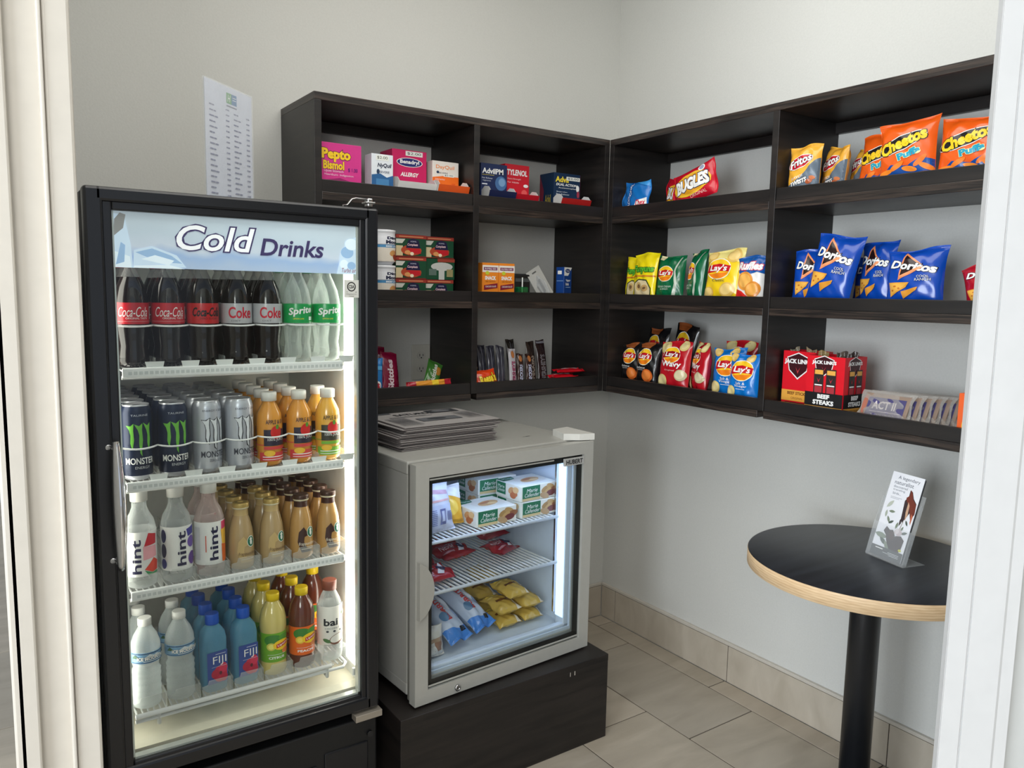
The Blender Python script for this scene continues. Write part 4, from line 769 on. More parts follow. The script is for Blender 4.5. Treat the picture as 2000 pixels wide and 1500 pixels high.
def packs(cx, cy, s=1): return [q for dx in (-.16, .17) for q in (('r', cx+dx*s-.13*s, cy-.22*s, cx+dx*s+.13*s, cy+.22*s, (44, 36, 36)), ('r', cx+dx*s-.11*s, cy+.13*s, cx+dx*s+.11*s, cy+.2*s, (236, 176, 80)), ('r', cx+dx*s-.1*s, cy-.22*s, cx+dx*s+.1*s, cy-.06*s, (170, 50, 60)), ('r', cx+dx*s-.1*s, cy-.05*s, cx+dx*s+.1*s, cy-.03*s, Wt), ('p', [(cx+dx*s-.05*s, cy+.08*s), (cx+dx*s, cy+.0*s), (cx+dx*s+.05*s, cy+.08*s), (cx+dx*s, cy+.03*s)], (190, 50, 60)))]
fr_ = shield(-.04, .36, .9)+packs(0, .08)+[('r', -.5, -.30, .5, -.08, Bk), ('t', 'BEEF', .0, -.14, .32, .07, Wt, {'b': .05}), ('t', 'STEAKS', .0, -.235, .56, .075, Wt, {'b': .05}), ('r', -.5, -.39, .5, -.30, (232, 168, 70)), ('t', 'ORIGINAL', 0, -.345, .4, .035, (90, 50, 20)), ('r', -.4, -.45, .4, -.40, Bk), ('t', 'PROTEIN SNACK', .0, -.425, .6, .022, Wt)]
g = carton(.118, .105, .178, jr, fr_, side=fr_, open_top=True)
jo_ = put('jerky_carton', [('carton', g)], (-.262+.012, -1.186, Z3+.0003), (0, 0, math.radians(-90)), 'red and black open carton of beef steaks, foremost', 'box')
for k, (bx, by, tone) in enumerate(((-.185, -1.05, (120, 110, 90)), (-.165, -1.088, (150, 130, 100)), (-.215, -1.155, (140, 120, 80)), (-.19, -1.19, (90, 80, 70)), (-.20, -1.222, (60, 50, 46)))):
    g = bag(.030, .186, .008, tone, [('r', -.4, .1, .4, .3, (60, 40, 40))], 40+k, name='m'); o = g.build('jerky_stick'); o.location = (bx, by, Z3+.004); o.rotation_euler = (.02, .03*(k-2), math.radians(-90+k*12))
    tag(o, ['tan', 'beige', 'brown', 'grey', 'dark'][k]+' wrapped jerky piece sticking out of the '+('beef sticks' if k < 2 else 'beef steaks')+' carton', 'snack', None)
# popcorn sleeves
PCL = clear('sleeve_film', base=.25, edge=.6, body=(200, 196, 190), rough=.1)
pcp = thing('popcorn_packet')
g = G(); g.box(-.066, -.0032, .004, .066, .0032, .092, M((150, 128, 112), .5), .003); art(g, flat((0, -.0032, .048), (1, 0, 0), (0, 0, 1)), [('r', -.38, -.38, .42, .36, (74, 70, 120)), ('t', 'ACT II', -.02, .12, .5, .26, (214, 206, 205), {'b': .03}), ('r', -.3, -.1, .36, -.08, (190, 180, 190)), ('t', 'BUTTER LOVERS', 0, -.22, .5, .09, (180, 174, 190)), ('e', -.44, .1, .05, .3, (180, 110, 90))], .132, .088); g.build('packet', pcp)
g = bag(.150, .100, .011, PCL, [], 50, crimp=False, wr=1.6, side=True); g.build('film_sleeve', pcp)
tag(pcp, 'clear-wrapped popcorn packet leaning on the shelf, foremost of its row', 'popcorn', 'popcorn packets')
pcp.location = (-.235, -1.345, Z3+.002); pcp.rotation_euler = (math.radians(-24), 0, math.radians(-92))
for k in range(1, 9):
    dup(pcp, (-.235+.0168*k, -1.345-.0165*k, Z3+.002), 'clear-wrapped popcorn packet leaning on the shelf, %s behind the foremost one' % ['', 'first', 'second', 'third', 'fourth', 'fifth', 'sixth', 'seventh', 'eighth', 'ninth'][k], 'popcorn packets', (math.radians(-24-1.0*k), 0, math.radians(-92+1.0*k)))
g = carton(.09, .03, .118, (238, 100, 40), [('e', .02, -.16, .40, .30, (250, 200, 50)), ('e', .02, -.16, .28, .2, (238, 110, 44))])
put('snack_carton', [('carton', g)], (-.2560, -1.598, Z3+.0005), (0, 0, math.radians(-90)), 'bright orange carton with a yellow ring, cut by the door trim', 'box')

# back wall shelves, top row: medicine cartons
def med(w, h, d, x, y, col, front, label, side=(), tray=None, lean=0, dark=None, top=()):
    g = carton(w, d, h, col, [] if tray else front, side, top); parts = [('carton', g)]
    if tray: fh = h-.052; art(g, flat((0, 0, .052+fh/2), (1, 0, 0), (0, 0, 1)), front, w*.995, fh*.99)
    if tray:
        tw, tc, tz = tray; g2 = G(); wht = M((222, 222, 220), .5); tm = M(tc, .4); dx = .02
        q0, q1 = .003, .037
        g2.prism([(0, q0-.002), (0, q0), (-.052, q1+.001), (-.052, q1-.001)], -tw/2, tw/2, wht, 'x')
        g2.prism([(-.051, q1), (-.060, q1+.021), (-.0585, q1+.021), (-.050, q1)], -tw/2, tw/2, wht, 'x'); g2.prism([(-.052, q1-.003), (-.0615, q1+.021), (-.060, q1+.021), (-.0515, q1-.001)], -tw/2-.004, tw/2+.004, tm, 'x')
        for sx in (-1, 1): g2.prism([(-.052, q1), (-.060, q1+.020), (-.046, q1+.034), (-.022, q1+.038), (-.002, q1+.026), (0, q0)], sx*(tw/2)-.0006, sx*(tw/2)+.0006, wht, 'x')
        parts.append(('display_tray', g2))
    o = thing('medicine_carton')
    g.build('carton', o)
    if tray: g2.build('display_tray', o)
    o.location = (x, y, Z1+.0004); o.rotation_euler = (math.radians(-lean), 0, 0); return tag(o, label, 'medicine')
price = lambda x, y, w, h, s='$2.00': [('r', x-w/2, y-h/2, x+w/2, y+h/2, (235, 238, 232)), ('t', s, x, y, w*.8, h*.6, Bk)]
med(.138, .150, .060, -1.290, -.222, (216, 54, 140), [('t', 'Pepto', -.08, .26, .66, .26, (250, 206, 40), {'b': .05, 'ol': [((60, 20, 60), .09)]}), ('t', 'Bismol', -.14, .07, .48, .17, (250, 206, 40), {'b': .04, 'ol': [((90, 20, 80), .07)]}), ('t', '$ 1.00', .3, .0, .22, .08, (60, 20, 120)), ('t', 'Upset Stomach', -.14, -.05, .44, .06, (245, 215, 235)), ('t', 'Heartburn  Indigestion', -.02, -.12, .66, .05, (245, 215, 235)),
    ('p', [(-.5, -.34), (-.3, -.22), (0, -.17), (.3, -.24), (.5, -.36), (.5, -.5), (-.5, -.5)], (150, 30, 100)), ('p', [(-.5, -.40), (-.2, -.25), (.1, -.23), (.4, -.32), (.5, -.4), (.5, -.5), (-.5, -.5)], (196, 40, 130)), ('e', .27, -.40, .22, .085, (246, 206, 40)), ('t', '5 SYMPTOM', .28, -.39, .28, .04, Bk)], 'bright pink stomach remedy carton with big yellow letters')
med(.072, .132, .05, -1.158, -.235, (226, 232, 238), price(.0, .42, .6, .12)+[('t', 'NyQuil', .1, .24, .66, .12, (30, 40, 70), {'b': .03, 'sh': .2}), ('e', -.2, .1, .07, .06, (40, 60, 90)), ('t', 'SEVERE', .1, .1, .45, .05, (60, 70, 100)), ('p', [(-.5, .02), (-.1, .06), (.2, -.02), (.5, .04), (.5, -.5), (-.5, -.5)], (40, 96, 150)), ('p', [(-.5, -.3), (-.1, -.24), (.3, -.32), (.5, -.26), (.5, -.5), (-.5, -.5)], (22, 50, 96)), ('r', -.3, -.2, .3, -.06, (70, 130, 180)), ('p', [(-.5, -.38), (0, -.28), (.5, -.38), (.5, -.42), (0, -.34), (-.5, -.42)], (235, 238, 240))], 'white and blue night cold medicine carton with a handwritten price')
med(.122, .164, .09, -1.040, -.185, (206, 24, 96), [('e', 0, .16, .38, .13, Wt), ('e', 0, .16, .36, .115, (30, 40, 110)), ('t', 'Benadryl', 0, .16, .56, .14, Wt, {'b': .03}), ('t', 'ALLERGY', .0, -.18, .54, .12, Wt, {'b': .04, 'sh': .25})]+price(.13, .41, .5, .13), 'magenta allergy medicine carton in an open white display tray', side=[('p', [(-.5, -.5), (.5, -.5), (.5, .2), (0, .44), (-.5, .3)], (150, 20, 70))], tray=(.128, (235, 235, 232), 0))
med(.098, .140, .05, -.9165, -.200, (232, 226, 218), [('t', 'DayQuil', -.02, .28, .7, .17, (240, 140, 60), {'b': .01}), ('t', 'SEVERE', -.1, .08, .36, .05, (60, 70, 90)), ('e', -.3, .1, .05, .05, (40, 60, 90)), ('p', [(-.5, -.1), (-.1, -.03), (.5, -.03), (.5, -.5), (-.5, -.5)], (244, 112, 30)), ('t', 'COLD & FLU', -.22, -.16, .36, .05, Wt), ('e', .3, -.3, .08, .03, (230, 90, 20))]+price(.12, .0, .4, .1), 'white and orange day cold medicine carton on an orange tray', tray=(.106, (240, 96, 36), 0))
med(.107, .154, .06, -.724, -.195, (22, 40, 84), [('t', 'AdvilPM', -.05, .26, .8, .18, Wt, {'b': .03}), ('r', -.46, .12, .0, .13, (240, 220, 60)), ('e', .26, -.12, .22, .24, (70, 110, 160)), ('e', .3, -.08, .13, .14, (120, 160, 200)), ('t', 'Pain Reliever', -.26, .02, .4, .05, (220, 225, 235)), ('t', 'Nighttime', -.28, -.07, .3, .05, (220, 225, 235)), ('r', -.46, -.2, -.26, -.16, (220, 225, 235))], 'navy night pain reliever carton on a navy tray', tray=(.101, (26, 36, 78), 0))
med(.104, .166, .055, -.611, -.170, (208, 24, 44), [('t', 'TYLENOL', .0, .26, .84, .18, Wt, {'b': .04, 'sh': .1}), ('t', 'Extra Strength', -.12, .06, .54, .06, (250, 220, 220)), ('t', 'For Adults', -.16, -.04, .46, .05, (250, 220, 220)), ('e', .36, -.12, .1, .05, Wt), ('e', .3, -.34, .12, .1, (230, 90, 90))], 'red pain reliever carton with white letters on a red tray', tray=(.101, (206, 26, 44), 0))
med(.122, .154, .085, -.402, -.190, (18, 46, 78), [('t', 'Advil', -.2, .28, .5, .2, (246, 220, 60), {'b': .04}), ('t', 'DUAL ACTION', -.02, .1, .8, .09, Wt, {'b': .03, 'sh': .2}), ('t', 'Acetaminophen', .02, -.02, .7, .06, Wt), ('t', 'Ibuprofen', -.2, -.16, .4, .05, (220, 230, 240)), ('t', 'Pain Reliever', -.16, -.24, .5, .05, (220, 230, 240)), ('e', .4, .0, .06, .12, Wt), ('e', .42, -.2, .05, .12, (170, 60, 80))]+price(.22, .33, .52, .13), 'dark teal dual action pain reliever carton on a red tray', side=[('p', [(-.5, -.5), (-.3, -.5), (-.2, .1), (-.5, .5)], (120, 40, 60)), ('t', 'Advil', .1, -.1, .4, .2, (200, 180, 50))], tray=(.126, (190, 36, 34), 0))
# middle row
def dcup(lab, z):
    a = G(); a.lathe([(.030, 0), (.033, .006), (.0385, .012), (.0400, .095), (.0400, .100), (.0415, .102), (.0415, .108), (.039, .1085)], M((226, 228, 232), .4), 36)
    art(a, cyl(.0402, .054), [('r', -.5, .12, .5, .42, (236, 238, 242)), ('t', 'Dinty', .12, .33, .26, .13, (28, 34, 66), {'b': .06}), ('t', 'Moore', .12, .2, .3, .13, (28, 34, 66), {'b': .06}), ('r', -.5, .0, .5, .1, (70, 140, 190)), ('t', 'BEEF STEW', .12, .05, .3, .05, Wt, {'b': .04}), ('r', -.5, -.5, .5, .0, (226, 218, 204))]+[('e', x, y, .07, .11, c_, q) for x, y, q, c_ in ((.1, -.2, .2, (206, 150, 90)), (.22, -.12, .9, (176, 60, 40)), (.3, -.25, .4, (220, 180, 120)), (.16, -.36, -.4, (150, 60, 40)), (.28, -.4, .2, (214, 160, 100)))], .2, .085, mx=.007)
    o = a.build('stew_cup'); o.location = (-1.148, -.212, z); tag(o, lab, 'food'); return o
dcup('white stew cup standing on the shelf, lower of the two', Z2+.0004); dcup('white stew cup stacked on the other stew cup', Z2+.1094)
def meal(x, y, z, lab, backside=False):
    w_, h_ = .108, .069; g = carton(w_, .11, h_, (16, 70, 44), ([('r', -.5, .34, .5, .5, (150, 50, 40)), ('r', -.4, .39, .4, .44, (200, 130, 90)), ('r', -.5, -.5, -.28, .0, (206, 190, 150)), ('p', [(-.5, .3), (-.2, .3), (-.3, .1), (-.5, .1)], (200, 200, 190)), ('e', .0, -.2, .34, .24, (176, 70, 40)), ('e', -.1, -.3, .12, .1, (214, 150, 90)), ('p', [(-.18, -.1), (-.1, .26), (.06, .34), (.24, .26), (.3, -.1)], (24, 20, 60)), ('p', [(-.14, -.12), (.28, -.12), (.32, -.34), (.02, -.34)], (190, 24, 36)), ('t', 'HORMEL', .07, .2, .2, .06, (200, 205, 220)), ('t', 'Compleats', .04, .04, .34, .14, (235, 200, 205), {'b': .02, 'sh': .2}), ('e', .02, -.36, .06, .08, (235, 220, 190)), ('r', -.5, -.5, .5, -.46, (120, 40, 30))] if not backside else
        [('r', -.1, .34, .5, .5, (150, 60, 44)), ('e', .05, .12, .38, .2, (190, 192, 186)), ('r', -.06, -.5, .14, .1, (190, 192, 186)), ('r', .22, -.36, .44, .0, (150, 140, 96)), ('r', -.4, -.3, -.14, .0, (90, 110, 100))]), [('r', -.5, .34, .5, .5, (150, 50, 40))], [('r', -.5, -.5, .5, .5, (120, 40, 34))])
    o = g.build('microwave_meal'); o.location = (x, y, z); tag(o, lab, 'food', 'boxed microwave meals'); return o
for r_ in range(3):
    zz = Z2+.0004+.0695*r_; nm = ['bottom', 'middle', 'top'][r_]
    meal(-1.052, -.222, zz, 'green microwave meal box, %s of the left stack' % nm); meal(-.940+.004*(r_ == 1), -.205, zz, 'green microwave meal box, %s of the right stack' % nm, r_ == 1)
def snackbox(x, lab):
    g = carton(.0655, .04, .131, (240, 140, 40), [('r', -.5, .26, .5, .44, (238, 232, 224)), ('r', -.42, .31, .42, .39, (120, 40, 90)), ('t', 'BUMBLE BEE', 0, .35, .7, .045, Wt), ('e', -.2, .24, .12, .05, (200, 210, 60)), ('t', 'SNACK', .0, .11, .7, .1, Wt, {'b': .05}), ('t', 'ON THE RUN', 0, .02, .6, .035, (120, 60, 20)), ('p', [(-.4, -.2), (-.4, -.08), (.44, -.02), (.44, -.14)], (130, 24, 50)), ('t', 'CHICKEN SALAD', .02, -.11, .66, .045, Wt, {'rot': .04}), ('e', .2, -.38, .26, .08, (235, 220, 190)), ('e', .16, -.33, .1, .05, (70, 50, 40))], top=[('r', -.4, -.3, .4, .3, (220, 120, 30))])
    o = g.build('snack_kit_box'); o.location = (x, -.225, Z2+.0004); tag(o, lab, 'box')
snackbox(-.752, 'orange snack kit box, left of the touching pair'); snackbox(-.685, 'orange snack kit box, right of the touching pair')
gk = thing('travel_kit'); g = G(); g.box(-.036, -.012, 0, .036, .012, .098, M((22, 22, 24), .4), .006); g.box(-.03, -.0135, .07, .03, -.012, .082, M((70, 74, 76), .4)); g.build('card', gk)
g = G(); g.box(-.032, -.034, 0, .012, -.012, .052, clear('green_tray', tint=(.3, .8, .5), base=.4, body=(20, 120, 70)), .004); g.tube([(-.008, -.024, .0), (-.008, -.024, .085)], .0022, M((220, 225, 222), .3)); g.build('blister', gk)
gk.location = (-.606, -.195, Z2+.0006); tag(gk, 'black card kit with a green blister beside the orange boxes', 'toiletry')
g = G(); g.box(-.034, -.001, 0, .034, .001, .112, M((176, 176, 172), .5)); g.prism([(-.014, .004), (-.02, .05), (0, .085), (.02, .05), (.014, .004)], -.010, -.001, clear('blister_clear', base=.2, body=(220, 224, 226)), 'y'); g.prism([(-.004, .02), (-.003, .07), (.003, .07), (.004, .02)], -.008, -.004, M((70, 74, 80), .4), 'y'); g.box(-.01, -.0015, .096, .01, -.001, .101, M((90, 90, 90)))
o = g.build('blister_card'); o.location = (-.506, -.222, Z2+.020); o.rotation_euler = (math.radians(-14), math.radians(-28), math.radians(6)); tag(o, 'pale grey blister card slanting beside the blue carton', 'toiletry')
g = carton(.056, .034, .128, (20, 66, 140), [('p', [(-.5, .5), (.5, .5), (-.0, .26), (-.5, .26)], Wt), ('e', -.05, .40, .32, .06, (40, 60, 120)), ('t', 'Vicks', -.05, .40, .4, .05, Wt), ('t', 'Vapor', .0, .12, .6, .09, Wt, {'b': .03}), ('t', 'Stick', -.1, .02, .44, .08, Wt, {'b': .03}), ('r', -.3, -.08, .3, -.06, (150, 180, 220)), ('e', .2, -.32, .2, .05, (120, 160, 210))], [('r', -.4, .1, .4, .12, (120, 160, 210)), ('r', -.3, .3, .2, .4, Wt)])
put('vapor_stick_carton', [('carton', g)], (-.395, -.20, Z2+.0004), (0, 0, math.radians(22)), 'blue and white vapor stick carton, middle back shelf', 'medicine')
g = G(); g.box(-.045, -.02, 0, .045, .02, .034, M((26, 26, 28), .35), .004); g.box(-.03, -.0205, .02, .03, -.02, .026, M((60, 60, 62), .4)); o = g.build('small_case'); o.location = (-.352, -.13, Z2+.0004); o.location.x = -.350; tag(o, 'low black plastic case beside the blue carton in the corner', 'case')
# bottom row: candy
def bar(w, h, t, col, items, seed, loc, rot, lab, grp=None, cat='candy', name='candy_bar', back=None):
    g = bag(w, h, t, col, items, seed, wr=.7, rag=.4, rough=.22); o = g.build(name); o.location = loc; o.rotation_euler = [math.radians(a) for a in rot]; return tag(o, lab, cat, grp)
mar = (128, 16, 54)
for k, (x, y, h, ry, yw, nm) in enumerate(((-1.165, -.150, .175, 4, 10, 'rearmost'), (-1.140, -.185, .160, 6, 12, 'middle'), (-1.114, -.206, .140, 9, 12, 'foremost'))):
    bar(.070, h, .022, mar, [('t', 'Skittles', -.08, -.06, .34, .74, (225, 205, 212), {'vert': 1, 'b': .04}), ('p', [(.2, -.5), (.5, -.5), (.5, .2), (.3, -.1)], (96, 10, 40))], 60+k, (x, y, Z3+.006), (-18, ry, yw), 'maroon candy pouch at the left of the lowest shelf, %s of three' % nm, None, name='candy_pouch')
bar(.045, .125, .025, (30, 120, 190), [('e', .0, -.2, .3, .12, Wt), ('e', 0, -.2, .2, .07, (200, 40, 60)), ('r', -.4, .2, .4, .3, (90, 170, 220))], 64, (-1.185, -.245, Z3+.003), (-6, 3, 0), 'bright blue candy pouch partly hidden by the refrigerator edge', name='candy_pouch')
bar(.058, .105, .016, (66, 124, 50), [('e', .24, .16, .2, .16, (190, 130, 50)), ('t', 'Skittles', -.02, 0, .3, .76, (220, 224, 210), {'vert': 1, 'b': .04}), ('e', -.2, -.36, .2, .1, (120, 90, 50))], 65, (-.950, -.165, Z3+.014), (-30, 26, -8), 'green sour candy pouch leaning below the wall outlet', name='candy_pouch')
bar(.032, .165, .014, (226, 150, 50), [('r', -.5, -.5, .5, -.3, (176, 30, 50)), ('r', -.5, .34, .5, .5, (176, 30, 50)), ('r', -.5, .05, .5, .2, (240, 206, 60))], 66, (-1.075, -.236, Z3+.030), (0, 88, 0), 'yellow and red wrapped bar lying along the front lip')
dk = (46, 34, 32); sv = (58, 58, 70)
for k, (x, y, h, c_, txt_, tc, ry, w_, lab) in enumerate((
    (-.790, -.13, .122, dk, 'MILKY WAY', (170, 150, 130), 4, .034, 'dark brown candy bar leftmost beside the divider'),
    (-.755, -.14, .112, dk, 'MILKY WAY', (170, 150, 130), 9, .034, 'dark brown candy bar tilted, second beside the divider'),
    (-.722, -.146, .150, sv, '', sv, 4, .036, 'tall silvery dark wrapper, leftmost behind the orange pack'),
    (-.697, -.165, .148, sv, '', sv, 6, .036, 'tall silvery dark wrapper, middle behind the orange pack'),
    (-.670, -.184, .148, sv, '', sv, 8, .036, 'tall silvery dark wrapper, rightmost behind the orange pack'),
    (-.628, -.195, .138, (190, 186, 192), "HERSHEY'S", (150, 50, 90), 9, .032, 'silver candy bar with pink letters'),
    (-.592, -.19, .118, (56, 34, 30), 'SNICKERS', (190, 196, 220), 10, .030, 'brown candy bar with blue white letters, left of the two'),
    (-.552, -.19, .116, (56, 34, 30), 'SNICKERS', (190, 196, 220), 9, .032, 'brown candy bar with blue white letters, right of the two'),
    (-.560, -.10, .165, (44, 40, 36), '', dk, 2, .040, 'tall dark wrapper standing behind the brown bars'),
    (-.518, -.16, .160, (50, 38, 34), 'SNICKERS ', (160, 150, 140), 7, .040, 'tall dark brown candy bar with slanted grey letters'),
    (-.462, -.155, .164, (44, 28, 30), "HERSHEY'S ", (120, 116, 120), 3, .046, 'tallest dark candy bar with a grey top edge, rightmost'))):
    it = ([('t', txt_, .02, -.14, .5, .6, tc, {'vert': 1, 'b': .04})] if txt_ else [('r', -.05, -.4, .0, .45, (150, 152, 165)), ('r', .2, -.3, .24, .4, (110, 112, 124))])+([('e', 0, .34, .26, .1, (190, 120, 70))] if txt_ in ('SNICKERS', "HERSHEY'S") else [])+([('r', -.46, .42, .46, .47, (150, 150, 160))] if txt_ == "HERSHEY'S " else [])
    bar(w_, h, .014, c_, it, 70+k, (x, y, Z3+.004), (-13, ry*.6, 4), lab)
bar(.088, .066, .020, (232, 70, 24), [('t', "Reese's", .03, -.02, .8, .5, (250, 220, 60), {'b': .05, 'sh': .2, 'rot': .1, 'ol': [((70, 30, 20), .09)]})], 85, (-.748, -.220, Z3+.009), (-26, -7, 0), 'bright orange candy pack with yellow script in front')
for k, (x, y, rz) in enumerate(((-.470, -.213, 5), (-.415, -.205, 2), (-.375, -.200, 0))):
    g = bag(.125, .048, .014, (190, 14, 30), [('r', -.3, -.1, .3, .1, (226, 190, 196))], 90+k, side=True, wr=.8); o = g.build('candy_bar'); o.location = (x, y-.02, Z3+.012+.019*k); o.rotation_euler = (math.radians(-84), 0, math.radians(rz)); tag(o, 'red candy bar lying flat, %s of the three on the lowest shelf' % ['leftmost', 'middle', 'rightmost'][k], 'candy', 'red candy bars lying flat')

# ------------------------------------------------------------------ newspapers
NP = M((164, 160, 158), .85, name='newsprint'); NP2 = M((118, 106, 104), .9, name='newsprint_brown')  # browner newsprint for every other sheet layer
nx, ny, nyaw, nz = -1.085, -.395, math.radians(4), .9562
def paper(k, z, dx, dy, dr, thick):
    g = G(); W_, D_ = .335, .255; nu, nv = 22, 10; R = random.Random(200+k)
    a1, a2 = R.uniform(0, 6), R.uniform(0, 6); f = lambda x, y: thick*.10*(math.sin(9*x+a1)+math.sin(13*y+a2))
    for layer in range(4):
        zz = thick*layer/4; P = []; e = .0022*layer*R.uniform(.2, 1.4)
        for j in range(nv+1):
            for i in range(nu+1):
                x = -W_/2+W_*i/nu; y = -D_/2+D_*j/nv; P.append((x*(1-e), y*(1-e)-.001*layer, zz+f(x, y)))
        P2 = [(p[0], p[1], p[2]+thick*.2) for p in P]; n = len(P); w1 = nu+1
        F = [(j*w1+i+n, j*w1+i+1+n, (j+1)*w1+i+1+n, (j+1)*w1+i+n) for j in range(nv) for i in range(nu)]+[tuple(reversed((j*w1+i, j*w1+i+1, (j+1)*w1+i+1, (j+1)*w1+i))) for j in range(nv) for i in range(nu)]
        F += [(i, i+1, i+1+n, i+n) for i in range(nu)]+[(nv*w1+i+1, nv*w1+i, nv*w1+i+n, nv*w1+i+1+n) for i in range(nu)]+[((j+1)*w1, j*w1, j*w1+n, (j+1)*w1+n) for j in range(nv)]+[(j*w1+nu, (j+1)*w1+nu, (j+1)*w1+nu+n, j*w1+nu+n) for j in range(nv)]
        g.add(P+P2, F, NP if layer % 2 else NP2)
    if k == NPN-1:
        zt_ = thick*.95; gy = (95, 95, 98); it = [('t', 'SATURDAY', -.02, .28, .5, .11, (40, 42, 46), {'b': .02}), ('r', -.46, .40, -.25, .47, (80, 84, 90)), ('r', .1, .22, .42, .42, (50, 52, 56)), ('e', .26, .33, .1, .07, (110, 112, 116)), ('r', -.38, .10, .06, .115, (60, 62, 66)), ('r', -.38, .13, .0, .145, (60, 62, 66)), ('r', -.2, -.26, .22, -.06, (100, 102, 106)), ('e', -.02, -.16, .1, .06, (60, 62, 66))]
        for q in range(14): it.append(('r', -.46, .04-.035*q, -.26, .055-.035*q, gy))
        for q in range(12): it.append(('r', .27, .10-.035*q, .46, .115-.035*q, gy))
        art(g, lambda u, v, h: (u, v, zt_+f(u, v)+h+.0006), it, W_, D_, mx=.02, rough=.8)
    o = g.build('newspaper'); o.location = (nx+dx, ny+dy, z); o.rotation_euler = (0, 0, nyaw+dr); return o
NPN = 14; z = nz; RR = random.Random(5)
nm = ['lowest', 'second', 'third', 'fourth', 'fifth', 'sixth', 'seventh', 'eighth', 'ninth', 'tenth', 'eleventh', 'twelfth', 'thirteenth', 'topmost']
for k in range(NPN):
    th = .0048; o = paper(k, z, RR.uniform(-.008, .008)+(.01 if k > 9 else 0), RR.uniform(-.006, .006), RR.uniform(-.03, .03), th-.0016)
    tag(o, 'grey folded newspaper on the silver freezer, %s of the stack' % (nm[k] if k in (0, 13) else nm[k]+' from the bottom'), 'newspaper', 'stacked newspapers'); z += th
# ------------------------------------------------------------------ freezer contents (placed in the freezer's own frame)
def fput(g, name, x, y, z, rot, lab, cat='frozen food', grp=None):
    o = g.build(name); o.location = fw_(x, y, z); o.rotation_euler = (math.radians(rot[0]), math.radians(rot[1]), FT+math.radians(rot[2])); return tag(o, lab, cat, grp)
def piebox():
    pf = [('r', -.46, -.42, .02, .46, (24, 112, 78)), ('t', 'Marie', -.2, .18, .3, .24, Wt, {'sh': .25}), ('t', 'Callender', -.2, -.1, .4, .24, Wt, {'sh': .25}), ('r', -.46, -.46, .02, -.3, (214, 190, 140))]+[('e', x, y, .13, .2, c_, q) for x, y, q, c_ in ((.18, .1, .3, (176, 136, 84)), (.32, .2, -.4, (190, 150, 96)), (.4, .0, .2, (150, 96, 66)), (.22, -.1, .6, (200, 160, 104)), (.32, -.18, .1, (120, 60, 60)), (.14, -.3, -.3, (186, 150, 110)))]
    sf = [('r', -.46, -.3, -.1, .46, (24, 112, 78)), ('t', 'Marie', -.28, .2, .26, .2, Wt), ('t', 'Callender', -.28, -.04, .3, .2, Wt)]+[('e', x, y, .12, .2, c_, q) for x, y, q, c_ in ((.12, .1, .5, (214, 160, 110)), (.26, .0, -.4, (196, 120, 80)), (.3, .2, .2, (230, 190, 140)), (.2, -.2, 0, (190, 110, 70)))]
    tp = [('e', .1, .02, .40, .34, (228, 222, 214)), ('e', .08, .0, .28, .18, (206, 160, 110), .3), ('e', .02, .05, .16, .06, (180, 110, 70), .3), ('e', .16, -.05, .12, .07, (236, 200, 150)), ('p', [(-.5, .5), (-.1, .5), (-.16, .26), (-.5, .2)], (24, 112, 78)), ('t', 'Marie', -.3, .36, .26, .1, Wt)]
    return carton(.150, .125, .049, (236, 234, 226), pf, sf, tp)
g = piebox()
pies = [(.343, .100, .7125, 0, 'white and green pie carton, front and centre of the top freezer shelf'), (.512, .100, .7125, 0, 'white and green pie carton at the right, lower of two'), (.512, .104, .7627, 1, 'white and green pie carton at the right, stacked on another'),
        (.455, .245, .7125, -2, 'white and green pie carton at the back, lower of two'), (.455, .247, .7627, -2, 'white and green pie carton at the back, upper and nearly hidden')]
pb_ = None
for x, y, z_, a, lab in pies:
    if pb_ is None: pb_ = fput(g, 'pie_carton', x, y, z_, (0, 0, a), lab, 'frozen food', 'pie cartons in the freezer')
    else: o = pb_.copy(); COL.objects.link(o); o.location = fw_(x, y, z_); o.rotation_euler = (0, 0, FT+math.radians(a)); o['label'] = lab
lb = (206, 212, 236)
g = bag(.150, .150, .05, (222, 224, 240), [('r', -.5, -.5, .5, .02, lb), ('p', [(-.4, .18), (-.1, .26), (.4, .2), (.4, .28), (-.1, .34), (-.4, .26)], (200, 160, 180)), ('r', -.4, .08, .4, .12, (230, 180, 180))]+[('r', -.42, -.08-.035*q, .02, -.065-.035*q, (120, 130, 180)) for q in range(9)]+[('r', .1, -.36, .24, -.06, (110, 116, 170)), ('r', .13, -.3, .21, -.1, lb)]+[('r', .3+.018*q, -.3, .31+.018*q, -.12, (90, 96, 150)) for q in range(8)], 301, rough=.3)
fput(g, 'frozen_snack_bag', .140, .130, .7125, (-14, 0, 6), 'pale lilac frozen snack bag on the left of the top freezer shelf')
g = bag(.085, .120, .035, (236, 180, 60), [('p', [(-.5, .5), (.5, .5), (.5, .1), (-.5, .3)], (232, 232, 240)), ('e', 0, -.1, .3, .2, (246, 206, 90)), ('r', -.5, -.5, .5, -.4, (200, 150, 40))], 302)
fput(g, 'frozen_snack_bag', .222, .165, .7170, (-20, 0, -10), 'yellow frozen snack bag between the lilac bag and the pie carton')
g = bag(.20, .14, .03, (96, 120, 104), [('e', 0, 0, .4, .3, (120, 130, 120)), ('e', .1, .1, .15, .1, (150, 110, 100))], 303)
fput(g, 'frozen_meal_bag', .22, .33, .7175, (-30, 0, 4), 'dull green frozen meal bag behind the yellow snack bag')
rc = (160, 30, 44)
